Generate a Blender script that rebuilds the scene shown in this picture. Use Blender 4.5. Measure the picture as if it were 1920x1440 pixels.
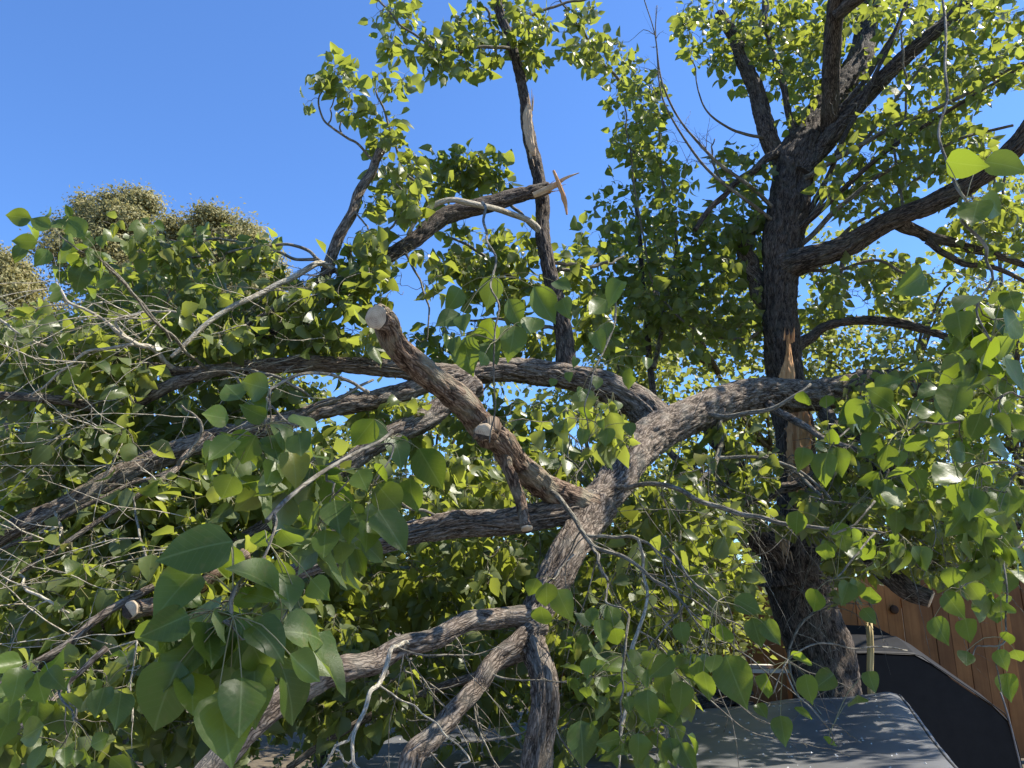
import bpy, math, random
import numpy as np
from mathutils import Vector, Matrix
R = math.radians
rng = np.random.default_rng(7)
random.seed(7)
for o in list(bpy.data.objects): bpy.data.objects.remove(o)
S = bpy.context.scene

# ------------------------------------------------------------------ camera, sky, sun, exposure
FPX, PITCH, CAMZ = 1423.0, R(15.0), 1.6
cam_d = bpy.data.cameras.new('camera'); cam = bpy.data.objects.new('camera', cam_d); S.collection.objects.link(cam)
cam.location = (0, 0, CAMZ); cam.rotation_euler = (R(90) + PITCH, 0, 0)
cam_d.sensor_fit = 'HORIZONTAL'; cam_d.sensor_width = 36.0; cam_d.lens = 36.0 * FPX / 1920.0
cam_d.clip_start = 0.05; cam_d.clip_end = 2000.0
S.camera = cam
S.render.resolution_x, S.render.resolution_y = 1024, 768
SUN_AZ, SUN_EL = R(84), R(55)
w = bpy.data.worlds.new('World'); S.world = w; w.use_nodes = True
nt = w.node_tree; nt.nodes.clear()
sky = nt.nodes.new('ShaderNodeTexSky'); sky.sky_type = 'NISHITA'; sky.sun_disc = False
sky.sun_elevation = SUN_EL; sky.sun_rotation = SUN_AZ
sky.altitude = 0; sky.air_density = 1.0; sky.dust_density = 0.25; sky.ozone_density = 3.0
bg = nt.nodes.new('ShaderNodeBackground'); bg.inputs['Strength'].default_value = 0.091
wo = nt.nodes.new('ShaderNodeOutputWorld')
tint = nt.nodes.new('ShaderNodeMix'); tint.data_type = 'RGBA'; tint.blend_type = 'MULTIPLY'; tint.inputs[0].default_value = 1.0
tint.inputs[7].default_value = (0.73, 1.03, 1.43, 1)   # the camera's deep clear-sky blue, the same all over the sky
nt.links.new(sky.outputs[0], tint.inputs[6]); nt.links.new(tint.outputs[2], bg.inputs[0]); nt.links.new(bg.outputs[0], wo.inputs[0])
sun_d = bpy.data.lights.new('sun', 'SUN'); sun_d.energy = 5.0; sun_d.angle = R(0.53); sun_d.color = (1, 0.93, 0.82)
sun = bpy.data.objects.new('sun', sun_d); S.collection.objects.link(sun)
sdir = Vector((math.sin(SUN_AZ) * math.cos(SUN_EL), math.cos(SUN_AZ) * math.cos(SUN_EL), math.sin(SUN_EL)))
sun.rotation_euler = sdir.to_track_quat('Z', 'Y').to_euler(); sun.location = (6, 4, 12)
S.view_settings.view_transform = 'Standard'; S.view_settings.look = 'None'
S.view_settings.exposure = 1.02; S.view_settings.gamma = 1.0; S.view_settings.use_curve_mapping = False
S.cycles.max_bounces = 10; S.cycles.transmission_bounces = 6; S.cycles.diffuse_bounces = 5
S.cycles.use_denoising = True

# ------------------------------------------------------------------ helpers
CP, SP = math.cos(PITCH), math.sin(PITCH)
CAM = np.array([0, 0, CAMZ]); FWD = np.array([0, CP, SP]); UPV = np.array([0, -SP, CP])
def at(px, py, Y):
    """point of the place seen at photo pixel px,py at distance Y (metres along the garden)"""
    u, v = (px - 960) / FPX, (720 - py) / FPX
    d = np.array([u, CP - v * SP, SP + v * CP])
    return CAM + d * (Y / d[1])
def atz(px, py, z):
    u, v = (px - 960) / FPX, (720 - py) / FPX
    d = np.array([u, CP - v * SP, SP + v * CP])
    return CAM + d * ((z - CAMZ) / d[2])
def depth(P): return (np.asarray(P) - CAM) @ FWD
def project(P):
    q = np.asarray(P) - CAM
    z = q @ FWD
    return 960 + FPX * q[..., 0] / z, 720 - FPX * (q @ UPV) / z, z
def nrm(v):
    v = np.asarray(v, float); return v / np.maximum(np.linalg.norm(v, axis=-1, keepdims=True), 1e-9)

def mesh(name, V, faces, mats, attrs=None, smooth=True, midx=None):
    me = bpy.data.meshes.new(name)
    V = np.asarray(V, np.float32); me.vertices.add(len(V)); me.vertices.foreach_set('co', V.ravel())
    li, ls, tot = [], [], 0
    for f in faces:
        f = np.asarray(f, np.int32)
        if len(f) == 0: continue
        k = f.shape[1]; li.append(f.ravel()); ls.append(tot + np.arange(len(f)) * k); tot += f.size
    li = np.concatenate(li); ls = np.concatenate(ls)
    me.loops.add(len(li)); me.loops.foreach_set('vertex_index', li.astype(np.int32))
    me.polygons.add(len(ls)); me.polygons.foreach_set('loop_start', ls.astype(np.int32))
    me.polygons.foreach_set('use_smooth', np.full(len(ls), bool(smooth)))
    if midx is not None: me.polygons.foreach_set('material_index', np.asarray(midx, np.int32))
    for k, a in (attrs or {}).items():
        a = np.asarray(a, np.float32)
        if a.ndim == 2:
            at_ = me.attributes.new(k, 'FLOAT_VECTOR', 'POINT'); at_.data.foreach_set('vector', a.ravel())
        else:
            at_ = me.attributes.new(k, 'FLOAT', 'POINT'); at_.data.foreach_set('value', a)
    for m in (mats if isinstance(mats, (list, tuple)) else [mats]): me.materials.append(m)
    me.update(calc_edges=True); me.validate()
    return me
def obj(name, me, parent=None, kind=None, label=None):
    o = bpy.data.objects.new(name, me); S.collection.objects.link(o)
    if parent is not None: o.parent = parent; o.matrix_parent_inverse = parent.matrix_basis.inverted()
    if kind: o['kind'] = kind
    if label: o['label'] = label
    return o
def thing(name, label, cat, loc, group=None):
    o = bpy.data.objects.new(name, None); S.collection.objects.link(o); o.location = [float(c) for c in loc]
    o.empty_display_size = 0.2; o['label'] = label; o['category'] = cat
    if group: o['group'] = group
    return o

class MB:
    def __init__(s): s.V, s.F, s.A, s.n = [], {}, {}, 0
    def add(s, V, faces, **attrs):
        for f in faces:
            f = np.asarray(f, np.int64)
            if len(f): s.F.setdefault(f.shape[1], []).append(f + s.n)
        s.V.append(V); s.n += len(V)
        for k, a in attrs.items(): s.A.setdefault(k, []).append(np.asarray(a))
    def build(s, name, mats, parent=None, smooth=True, **kw):
        F = [np.concatenate(v) for v in s.F.values()]
        return obj(name, mesh(name, np.concatenate(s.V), F, mats, {k: np.concatenate(v) for k, v in s.A.items()}, smooth), parent, **kw)

def vnoise(u, v, nu, seed):
    g = np.random.default_rng(seed).random((nu, 4096))
    iu, iv = np.floor(u).astype(int), np.floor(v).astype(int)
    fu, fv = u - iu, v - iv
    fu = fu * fu * (3 - 2 * fu); fv = fv * fv * (3 - 2 * fv)
    a, b, c, d = g[iu % nu, iv % 4096], g[(iu + 1) % nu, iv % 4096], g[iu % nu, (iv + 1) % 4096], g[(iu + 1) % nu, (iv + 1) % 4096]
    return (a * (1 - fu) + b * fu) * (1 - fv) + (c * (1 - fu) + d * fu) * fv

def resample(P, rad, step):
    P = np.asarray(P, float); rad = np.asarray(rad, float)
    Q = np.vstack([2 * P[0] - P[1], P, 2 * P[-1] - P[-2]])
    out, ro = [], []
    for i in range(len(P) - 1):
        p0, p1, p2, p3 = Q[i:i + 4]
        n = max(2, int(np.linalg.norm(p2 - p1) / step))
        t = (np.arange(n) / n)[:, None]
        out.append(0.5 * (2 * p1 + (p2 - p0) * t + (2 * p0 - 5 * p1 + 4 * p2 - p3) * t ** 2 + (3 * p1 - p0 - 3 * p2 + p3) * t ** 3))
        ro.append(rad[i] + (rad[i + 1] - rad[i]) * t[:, 0])
    out.append(P[-1:]); ro.append(rad[-1:])
    return np.vstack(out), np.concatenate(ro)
def frames(C):
    T = np.gradient(C, axis=0); T = nrm(T)
    N = np.zeros_like(C)
    a = np.array([0.3, -0.9, 0.2]); a = a - T[0] * (a @ T[0]); N[0] = nrm(a)
    for i in range(1, len(C)):
        n = N[i - 1] - T[i] * (N[i - 1] @ T[i]); N[i] = nrm(n)
    return T, N, np.cross(T, N)
def tube(P, rad, step=None, sides=None, bark=1.0, seed=0, wob=0.0, cap=True, flare=False):
    rad = np.asarray(rad, float); rm = float(rad.max())
    if step is None: step = 0.014 if rm > 0.03 else max(rm * 1.5, 0.012)
    if sides is None: sides = int(np.clip(2 * math.pi * rm / 0.0085, 7, 90))
    C, r = resample(P, rad, step)
    if wob:
        rg = np.random.default_rng(seed + 99); n = len(C)
        for k in range(3):
            ph = rg.random(3) * 6.28; fr = (0.6 + rg.random(3) * 1.2) * (k + 1)
            s = np.linspace(0, 1, n)
            env = np.minimum(1, np.minimum(s, 1 - s) * 8 + 0.05)[:, None]
            C = C + env * wob / (k + 1) * np.sin(s[:, None] * fr * 6.28 + ph)
    T, N, B = frames(C)
    L = np.concatenate([[0], np.cumsum(np.linalg.norm(np.diff(C, axis=0), axis=1))])
    if flare: r = r * (1 + .28 * np.exp(-L / (1.6 * r[0])))
    th = np.arange(sides) / sides * 2 * math.pi
    TH, LL = np.meshgrid(th, L); RR = np.repeat(r[:, None], sides, 1)
    rid = np.full_like(TH, 0.5)
    if bark > 0 and rm > 0.022:
        nf = int(np.clip(2 * math.pi * rm / 0.018, 8, 48))
        U = TH / (2 * math.pi) * nf
        warp = vnoise(U * 0.5, LL / 0.07, max(3, nf // 2), seed + 1) - 0.5
        n1 = vnoise(U + 1.4 * warp + nf, LL / 0.11, nf, seed + 2)
        n2 = vnoise(U * 2 + 2 * warp + nf, LL / 0.05, nf * 2, seed + 3)
        n3 = vnoise(TH / 6.2832 * 3, LL / 0.25, 3, seed + 4)
        rid = np.clip(1 - np.abs(2 * n1 - 1) * 1.5, 0, 1) ** 1.5
        rid = 1 - rid * 0.9 - 0.35 * np.clip(1 - np.abs(2 * n2 - 1) * 2, 0, 1)
        RR = RR * (1 + (n3 - 0.5) * 0.2) + bark * np.minimum(0.014, rm * 0.17) * (rid - 0.6)
        rk = np.random.default_rng(seed + 41)
        for _ in range(int(L[-1] / 0.26)):
            kt, kl, sg = rk.random() * 6.283, rk.random() * L[-1], rm * rk.uniform(.25, .5)
            dth = np.abs((TH - kt + math.pi) % (2 * math.pi) - math.pi) * rm
            RR = RR + rm * rk.uniform(-.16, .2) * np.exp(-(dth ** 2 + (LL - kl) ** 2) / (2 * sg * sg))
    V = C[:, None] + RR[..., None] * (np.cos(TH)[..., None] * N[:, None] + np.sin(TH)[..., None] * B[:, None])
    bk = np.stack([np.cos(TH) * rm, np.sin(TH) * rm, LL + seed * 3.7], -1)
    n = len(C); idx = np.arange(n * sides).reshape(n, sides)
    q = np.stack([idx[:-1], np.roll(idx[:-1], -1, 1), np.roll(idx[1:], -1, 1), idx[1:]], -1).reshape(-1, 4)
    V = V.reshape(-1, 3); bk = bk.reshape(-1, 3); rid = rid.ravel(); tr = []
    if cap:
        V = np.vstack([V, C[:1], C[-1:]]); bk = np.vstack([bk, [[0, 0, 0]], [[0, 0, 1]]]); rid = np.append(rid, [0.5, 0.5])
        a, b = n * sides, n * sides + 1
        tr = np.vstack([np.stack([np.full(sides, a), np.roll(idx[0], -1), idx[0]], -1), np.stack([np.full(sides, b), idx[-1], np.roll(idx[-1], -1)], -1)])
    return V, [q, tr], bk, rid, C, r

# ------------------------------------------------------------------ materials
def mat(name):
    m = bpy.data.materials.new(name); m.use_nodes = True; n = m.node_tree.nodes; n.clear()
    return m, n, m.node_tree.links
def ramp(n, stops, interp='LINEAR'):
    r = n.new('ShaderNodeValToRGB'); r.color_ramp.interpolation = interp
    e = r.color_ramp.elements
    while len(e) < len(stops): e.new(0.5)
    for i, (p, c) in enumerate(stops): e[i].position = p; e[i].color = (*c, 1)
    return r
def bark_mat(name, dark, mid, light, lichen=(0.3, 0.3, 0.2), lam=0.3):
    m, n, l = mat(name)
    a = n.new('ShaderNodeAttribute'); a.attribute_name = 'bk'
    rd = n.new('ShaderNodeAttribute'); rd.attribute_name = 'rid'
    mp = n.new('ShaderNodeMapping'); mp.inputs['Scale'].default_value = (1, 1, 0.22); l.new(a.outputs['Vector'], mp.inputs[0])
    n1 = n.new('ShaderNodeTexNoise'); n1.inputs['Scale'].default_value = 165; n1.inputs['Detail'].default_value = 6; n1.inputs['Roughness'].default_value = 0.7
    l.new(mp.outputs[0], n1.inputs[0])
    n2 = n.new('ShaderNodeTexNoise'); n2.inputs['Scale'].default_value = 9; n2.inputs['Detail'].default_value = 4; l.new(a.outputs['Vector'], n2.inputs[0])
    vo = n.new('ShaderNodeTexVoronoi'); vo.feature = 'DISTANCE_TO_EDGE'; vo.inputs['Scale'].default_value = 80
    nd = n.new('ShaderNodeTexNoise'); nd.inputs['Scale'].default_value = 22; nd.inputs['Detail'].default_value = 4; l.new(a.outputs['Vector'], nd.inputs[0])
    mp2 = n.new('ShaderNodeMapping'); mp2.inputs['Scale'].default_value = (1, 1, 0.16); l.new(a.outputs['Vector'], mp2.inputs[0])
    da = n.new('ShaderNodeVectorMath'); da.operation = 'MULTIPLY_ADD'; da.inputs[1].default_value = (0.035, 0.035, 0.012); l.new(nd.outputs['Color'], da.inputs[0]); l.new(mp2.outputs[0], da.inputs[2]); l.new(da.outputs[0], vo.inputs[0])
    vm = n.new('ShaderNodeMath'); vm.operation = 'MULTIPLY'; vm.inputs[1].default_value = 4.0; vm.use_clamp = True; l.new(vo.outputs[0], vm.inputs[0])
    h = n.new('ShaderNodeMath'); h.operation = 'MULTIPLY'; l.new(n1.outputs[0], h.inputs[0]); l.new(vm.outputs[0], h.inputs[1])
    f = n.new('ShaderNodeMath'); f.operation = 'MULTIPLY_ADD'; f.inputs[1].default_value = 0.9; l.new(h.outputs[0], f.inputs[0])
    f2 = n.new('ShaderNodeMath'); f2.operation = 'MULTIPLY'; f2.inputs[1].default_value = 0.28; l.new(rd.outputs['Fac'], f2.inputs[0]); l.new(f2.outputs[0], f.inputs[2])
    rp = ramp(n, [(0.12, dark), (0.38, mid), (0.75, light)]); l.new(f.outputs[0], rp.inputs[0])
    lr = ramp(n, [(0.5, (0, 0, 0)), (0.68, (lam, lam, lam))]); l.new(n2.outputs[0], lr.inputs[0])
    mx = n.new('ShaderNodeMix'); mx.data_type = 'RGBA'; l.new(lr.outputs[0], mx.inputs[0]); l.new(rp.outputs[0], mx.inputs[6]); mx.inputs[7].default_value = (*lichen, 1)
    bp = n.new('ShaderNodeBump'); bp.inputs['Strength'].default_value = 0.9; bp.inputs['Distance'].default_value = 0.006; l.new(h.outputs[0], bp.inputs['Height'])
    b = n.new('ShaderNodeBsdfPrincipled'); b.inputs['Roughness'].default_value = 0.88; b.inputs['Specular IOR Level'].default_value = 0.25
    l.new(mx.outputs[2], b.inputs['Base Color']); l.new(bp.outputs[0], b.inputs['Normal'])
    o = n.new('ShaderNodeOutputMaterial'); l.new(b.outputs[0], o.inputs[0])
    return m
def leaf_mat(name, c0, c1, trans, tw=0.42, rough=0.42, yellow=(0.22, 0.2, 0.03), veins=True, vein=.13):
    m, n, l = mat(name)
    rn = n.new('ShaderNodeAttribute'); rn.attribute_name = 'rnd'
    lc = n.new('ShaderNodeAttribute'); lc.attribute_name = 'lc'
    sx = n.new('ShaderNodeSeparateXYZ'); l.new(lc.outputs['Vector'], sx.inputs[0])
    rp = ramp(n, [(0.0, c0), (0.9, c1), (1.0, yellow)]); l.new(rn.outputs['Fac'], rp.inputs[0])
    rt = ramp(n, [(0.0, tuple(c * 0.75 for c in trans)), (1.0, trans)]); l.new(rn.outputs['Fac'], rt.inputs[0])
    col = rp.outputs[0]
    ax = n.new('ShaderNodeMath'); ax.operation = 'ABSOLUTE'; l.new(sx.outputs[0], ax.inputs[0])
    if veins:
        mid = ramp(n, [(0.0, (0.5,) * 3), (0.009, (0.4,) * 3), (0.018, (0, 0, 0))]); l.new(ax.outputs[0], mid.inputs[0])
        vy = n.new('ShaderNodeMath'); vy.operation = 'MULTIPLY_ADD'; vy.inputs[1].default_value = -0.75; l.new(ax.outputs[0], vy.inputs[0]); l.new(sx.outputs[1], vy.inputs[2])
        vs = n.new('ShaderNodeMath'); vs.operation = 'MULTIPLY'; vs.inputs[1].default_value = 9.0; l.new(vy.outputs[0], vs.inputs[0])
        vf = n.new('ShaderNodeMath'); vf.operation = 'FRACT'; l.new(vs.outputs[0], vf.inputs[0])
        vr = ramp(n, [(0.0, (vein,) * 3), (0.1, (0, 0, 0))]); l.new(vf.outputs[0], vr.inputs[0])
        mxx = n.new('ShaderNodeMath'); mxx.operation = 'MAXIMUM'; l.new(mid.outputs[0], mxx.inputs[0]); l.new(vr.outputs[0], mxx.inputs[1])
        mv = n.new('ShaderNodeMix'); mv.data_type = 'RGBA'; l.new(mxx.outputs[0], mv.inputs[0]); l.new(col, mv.inputs[6]); mv.inputs[7].default_value = (0.22, 0.27, 0.1, 1)
        col = mv.outputs[2]
    # paler underside of the blade and dull blotches
    ge = n.new('ShaderNodeNewGeometry'); bf = n.new('ShaderNodeMath'); bf.operation = 'MULTIPLY'; bf.inputs[1].default_value = 0.45; l.new(ge.outputs['Backfacing'], bf.inputs[0])
    mu = n.new('ShaderNodeMix'); mu.data_type = 'RGBA'; l.new(bf.outputs[0], mu.inputs[0]); l.new(col, mu.inputs[6]); mu.inputs[7].default_value = (0.2, 0.235, 0.125, 1); col = mu.outputs[2]
    tb = n.new('ShaderNodeTexCoord'); nb = n.new('ShaderNodeTexNoise'); nb.inputs['Scale'].default_value = 3.3; nb.inputs['Detail'].default_value = 5
    rb2 = n.new('ShaderNodeVectorMath'); rb2.operation = 'MULTIPLY_ADD'; rb2.inputs[1].default_value = (2.2, 2.2, 0); cb = n.new('ShaderNodeCombineXYZ'); rs = n.new('ShaderNodeMath'); rs.operation = 'MULTIPLY'; rs.inputs[1].default_value = 57.0
    l.new(rn.outputs['Fac'], rs.inputs[0]); l.new(rs.outputs[0], cb.inputs[2]); l.new(lc.outputs['Vector'], rb2.inputs[0]); l.new(cb.outputs[0], rb2.inputs[2]); l.new(rb2.outputs[0], nb.inputs[0])
    rb = ramp(n, [(0.56, (0, 0, 0)), (0.74, (0.55,) * 3)]); l.new(nb.outputs[0], rb.inputs[0])
    mb_ = n.new('ShaderNodeMix'); mb_.data_type = 'RGBA'; l.new(rb.outputs[0], mb_.inputs[0]); l.new(col, mb_.inputs[6]); mb_.inputs[7].default_value = (0.13, 0.115, 0.04, 1); col = mb_.outputs[2]
    # petiole colour (lc.z = 1)
    mp = n.new('ShaderNodeMix'); mp.data_type = 'RGBA'; l.new(sx.outputs[2], mp.inputs[0]); l.new(col, mp.inputs[6]); mp.inputs[7].default_value = (0.24, 0.22, 0.1, 1)
    b = n.new('ShaderNodeBsdfPrincipled'); b.inputs['Roughness'].default_value = rough; b.inputs['Specular IOR Level'].default_value = 0.4
    l.new(mp.outputs[2], b.inputs['Base Color'])
    tx = n.new('ShaderNodeTexCoord')
    ns = n.new('ShaderNodeTexNoise'); ns.inputs['Scale'].default_value = 60; ns.inputs['Detail'].default_value = 2; l.new(tx.outputs['Object'], ns.inputs[0])
    bp = n.new('ShaderNodeBump'); bp.inputs['Strength'].default_value = 0.25; bp.inputs['Distance'].default_value = 0.004; l.new(ns.outputs[0], bp.inputs['Height']); l.new(bp.outputs[0], b.inputs['Normal'])
    t = n.new('ShaderNodeBsdfTranslucent'); l.new(rt.outputs[0], t.inputs[0])
    mi = n.new('ShaderNodeMixShader')
    fz = n.new('ShaderNodeMath'); fz.operation = 'MULTIPLY_ADD'; fz.inputs[1].default_value = -tw; fz.inputs[2].default_value = tw; l.new(sx.outputs[2], fz.inputs[0])
    l.new(fz.outputs[0], mi.inputs[0]); l.new(b.outputs[0], mi.inputs[1]); l.new(t.outputs[0], mi.inputs[2])
    o = n.new('ShaderNodeOutputMaterial'); l.new(mi.outputs[0], o.inputs[0])
    return m
def noise_mat(name, c0, c1, scale=8, rough=0.8, bump=0.3, bdist=0.01, stretch=(1, 1, 1), spec=0.3, detail=6):
    m, n, l = mat(name)
    tc = n.new('ShaderNodeTexCoord'); mp = n.new('ShaderNodeMapping'); mp.inputs['Scale'].default_value = stretch; l.new(tc.outputs['Object'], mp.inputs[0])
    ns = n.new('ShaderNodeTexNoise'); ns.inputs['Scale'].default_value = scale; ns.inputs['Detail'].default_value = detail; ns.inputs['Roughness'].default_value = 0.65; l.new(mp.outputs[0], ns.inputs[0])
    rp = ramp(n, [(0.3, c0), (0.7, c1)]); l.new(ns.outputs[0], rp.inputs[0])
    b = n.new('ShaderNodeBsdfPrincipled'); b.inputs['Roughness'].default_value = rough; b.inputs['Specular IOR Level'].default_value = spec
    l.new(rp.outputs[0], b.inputs['Base Color'])
    bp = n.new('ShaderNodeBump'); bp.inputs['Strength'].default_value = bump; bp.inputs['Distance'].default_value = bdist; l.new(ns.outputs[0], bp.inputs['Height']); l.new(bp.outputs[0], b.inputs['Normal'])
    o = n.new('ShaderNodeOutputMaterial'); l.new(b.outputs[0], o.inputs[0])
    return m
def rings_mat(name):
    m, n, l = mat(name)
    a = n.new('ShaderNodeAttribute'); a.attribute_name = 'bk'
    ln = n.new('ShaderNodeVectorMath'); ln.operation = 'LENGTH'; l.new(a.outputs['Vector'], ln.inputs[0])
    ns = n.new('ShaderNodeTexNoise'); ns.inputs['Scale'].default_value = 25; ns.inputs['Detail'].default_value = 5; l.new(a.outputs['Vector'], ns.inputs[0])
    ad = n.new('ShaderNodeMath'); ad.operation = 'MULTIPLY_ADD'; ad.inputs[1].default_value = 0.016; l.new(ns.outputs[0], ad.inputs[0]); l.new(ln.outputs['Value'], ad.inputs[2])
    sc = n.new('ShaderNodeMath'); sc.operation = 'MULTIPLY'; sc.inputs[1].default_value = 900; l.new(ad.outputs[0], sc.inputs[0])
    sn = n.new('ShaderNodeMath'); sn.operation = 'SINE'; l.new(sc.outputs[0], sn.inputs[0])
    mr = n.new('ShaderNodeMath'); mr.operation = 'MULTIPLY_ADD'; mr.inputs[1].default_value = 0.06; l.new(sn.outputs[0], mr.inputs[0]); l.new(ns.outputs[0], mr.inputs[2])
    rp = ramp(n, [(0.28, (0.2, 0.13, 0.08)), (0.42, (0.42, 0.31, 0.2)), (0.6, (0.52, 0.41, 0.27)), (0.78, (0.6, 0.5, 0.36))]); l.new(mr.outputs[0], rp.inputs[0])
    b = n.new('ShaderNodeBsdfPrincipled'); b.inputs['Roughness'].default_value = 0.85; l.new(rp.outputs[0], b.inputs['Base Color'])
    bp = n.new('ShaderNodeBump'); bp.inputs['Strength'].default_value = 0.4; bp.inputs['Distance'].default_value = 0.002; l.new(mr.outputs[0], bp.inputs['Height']); l.new(bp.outputs[0], b.inputs['Normal'])
    o = n.new('ShaderNodeOutputMaterial'); l.new(b.outputs[0], o.inputs[0])
    return m
M_BARK = bark_mat('bark_grey', (0.034, 0.024, 0.016), (0.155, 0.12, 0.09), (0.315, 0.26, 0.205), (0.25, 0.245, 0.2), 0.35)
M_BARKT = bark_mat('bark_trunk', (0.018, 0.014, 0.011), (0.08, 0.062, 0.048), (0.19, 0.155, 0.125), (0.14, 0.14, 0.11), 0.3)
M_STUB = bark_mat('bark_red_brown', (0.03, 0.018, 0.011), (0.13, 0.083, 0.055), (0.28, 0.205, 0.145), (0.32, 0.29, 0.2), 0.6)
M_TWIG = bark_mat('bark_twig', (0.07, 0.06, 0.045), (0.18, 0.16, 0.12), (0.32, 0.29, 0.23), (0.36, 0.34, 0.27), 0.5)
M_PALE = bark_mat('bark_pale', (0.2, 0.17, 0.12), (0.42, 0.37, 0.28), (0.58, 0.53, 0.43), (0.5, 0.47, 0.36), 0.5)
M_CUT = rings_mat('cut_wood')
M_TORN = noise_mat('torn_wood', (0.42, 0.19, 0.07), (0.72, 0.42, 0.19), 30, 0.75, 0.7, 0.01, (1, 1, 0.08))
M_TORNP = noise_mat('torn_wood_pale', (0.38, 0.26, 0.15), (0.6, 0.46, 0.3), 30, 0.75, 0.7, 0.01, (1, 1, 0.08))
M_LEAF = leaf_mat('leaf_green', (0.045, 0.074, 0.018), (0.125, 0.155, 0.045), (0.44, 0.50, 0.06), 0.46, 0.36)
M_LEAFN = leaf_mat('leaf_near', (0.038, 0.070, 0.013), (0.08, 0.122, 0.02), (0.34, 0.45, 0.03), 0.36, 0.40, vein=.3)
M_LEAFB = leaf_mat('leaf_behind', (0.06, 0.085, 0.022), (0.14, 0.165, 0.04), (0.44, 0.48, 0.085), 0.46, 0.45, veins=False)
M_OLIVE = leaf_mat('leaf_olive', (0.22, 0.22, 0.085), (0.40, 0.35, 0.15), (0.42, 0.38, 0.14), 0.38, 0.6, (0.26, 0.2, 0.1), veins=False)

# ------------------------------------------------------------------ leaf shapes
def hw(t):
    return np.interp(t, [0, .05, .15, .3, .45, .6, .75, .87, .95, 1], [.0, .17, .315, .385, .375, .31, .2, .09, .03, .0])
def leaf_blade(rows, cols, fold, curl, wave, seed):
    """blade from (0,0,0) to about (0,1,0), face towards +Z"""
    rg = np.random.default_rng(seed)
    ts = np.linspace(0, 1, rows + 1); cs = np.linspace(-1, 1, cols + 1)
    V, lc = [], []
    asym = 1 + rg.uniform(-.08, .08); p1, p2 = rg.random(2) * 6.28
    for t in ts:
        for c in cs:
            x = c * hw(t) * (asym if c > 0 else 2 - asym)
            ang = fold * (1 - 0.5 * t)
            z = abs(x) * math.tan(ang) + wave * math.sin(t * 7 + p1 + (2 if c > 0 else 0)) * abs(c) + 0.35 * wave * math.sin(t * 15 + p2) * abs(c)
            xx = x * math.cos(ang)
            # bend along the length
            a = curl * t; yy = (math.sin(a) / curl if abs(curl) > 1e-4 else t); zz = -(1 - math.cos(a)) / curl if abs(curl) > 1e-4 else 0
            V.append((xx, yy - math.sin(a) * 0 , z * math.cos(a) + zz)); lc.append((x, t, 0))
    idx = np.arange((rows + 1) * (cols + 1)).reshape(rows + 1, cols + 1)
    q = np.stack([idx[:-1, :-1], idx[:-1, 1:], idx[1:, 1:], idx[1:, :-1]], -1).reshape(-1, 4)
    # the two ends are single points: drop the doubled corners
    V = np.array(V); lc = np.array(lc); c0 = idx[0, cols // 2]; c1 = idx[-1, cols // 2]
    mp = np.arange(len(V)); mp[idx[0]] = c0; mp[idx[-1]] = c1
    q = mp[q]; tri = []
    quads = []
    for f in q:
        u = list(dict.fromkeys(f.tolist()))
        if len(u) == 4: quads.append(u)
        elif len(u) == 3: tri.append(u)
    quads = np.array(quads, int).reshape(-1, 4); tri = np.array(tri, int).reshape(-1, 3)
    used = np.unique(np.concatenate([quads.ravel(), tri.ravel()])); re = -np.ones(len(V), int); re[used] = np.arange(len(used))
    return V[used], re[quads], re[tri], lc[used]
def petiole(length, r, droop, segs=3):
    y = np.linspace(0, 1, segs + 1); C = np.stack([0 * y, y * length, -droop * length * y * y], -1)
    V = []
    for p in C:
        for k in range(3):
            a = k * 2.094; V.append(p + np.array([math.cos(a) * r, 0, math.sin(a) * r]))
    idx = np.arange(len(V)).reshape(segs + 1, 3)
    q = np.stack([idx[:-1], np.roll(idx[:-1], -1, 1), np.roll(idx[1:], -1, 1), idx[1:]], -1).reshape(-1, 4)
    return np.array(V), q, C[-1]
def leaf_template(rows, cols, seed):
    rg = np.random.default_rng(seed)
    V, q, t, lc = leaf_blade(rows, cols, R(rg.uniform(2, 36)), rg.uniform(-.4, 1.3), rg.uniform(.01, .06), seed)
    pl = rg.uniform(.35, .6); PV, pq, end = petiole(pl, 0.010, rg.uniform(0, .3), 1 if rows < 6 else 3)
    b = -rg.uniform(0, R(55)); c, s = math.cos(b), math.sin(b)
    V = V @ np.array([[1, 0, 0], [0, c, s], [0, -s, c]]) + end
    n = len(V)
    return (np.vstack([V, PV]), [np.vstack([q, pq + n]), t], np.vstack([lc, np.tile([0, 0, 1.0], (len(PV), 1))]))
LO = [leaf_template(4, 2, 100 + i) for i in range(10)]
HI = [leaf_template(7, 4, 200 + i) for i in range(10)]
HI_ME = {}
def hi_mesh(v, c, m):
    k = (v, c, m.name)
    if k not in HI_ME:
        V, F, lc = HI[v]; HI_ME[k] = mesh('leaf', V, F, m, {'lc': lc, 'rnd': np.full(len(V), [.08, .3, .5, .7, .85, .97][c])})
    return HI_ME[k]

def rot_from(d, n):
    """columns x, y=d, z=n for arrays of directions and normals"""
    d = nrm(d); n = n - d * np.sum(n * d, -1, keepdims=True); n = nrm(n); x = np.cross(d, n)
    return np.stack([x, d, n], -1)

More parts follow.
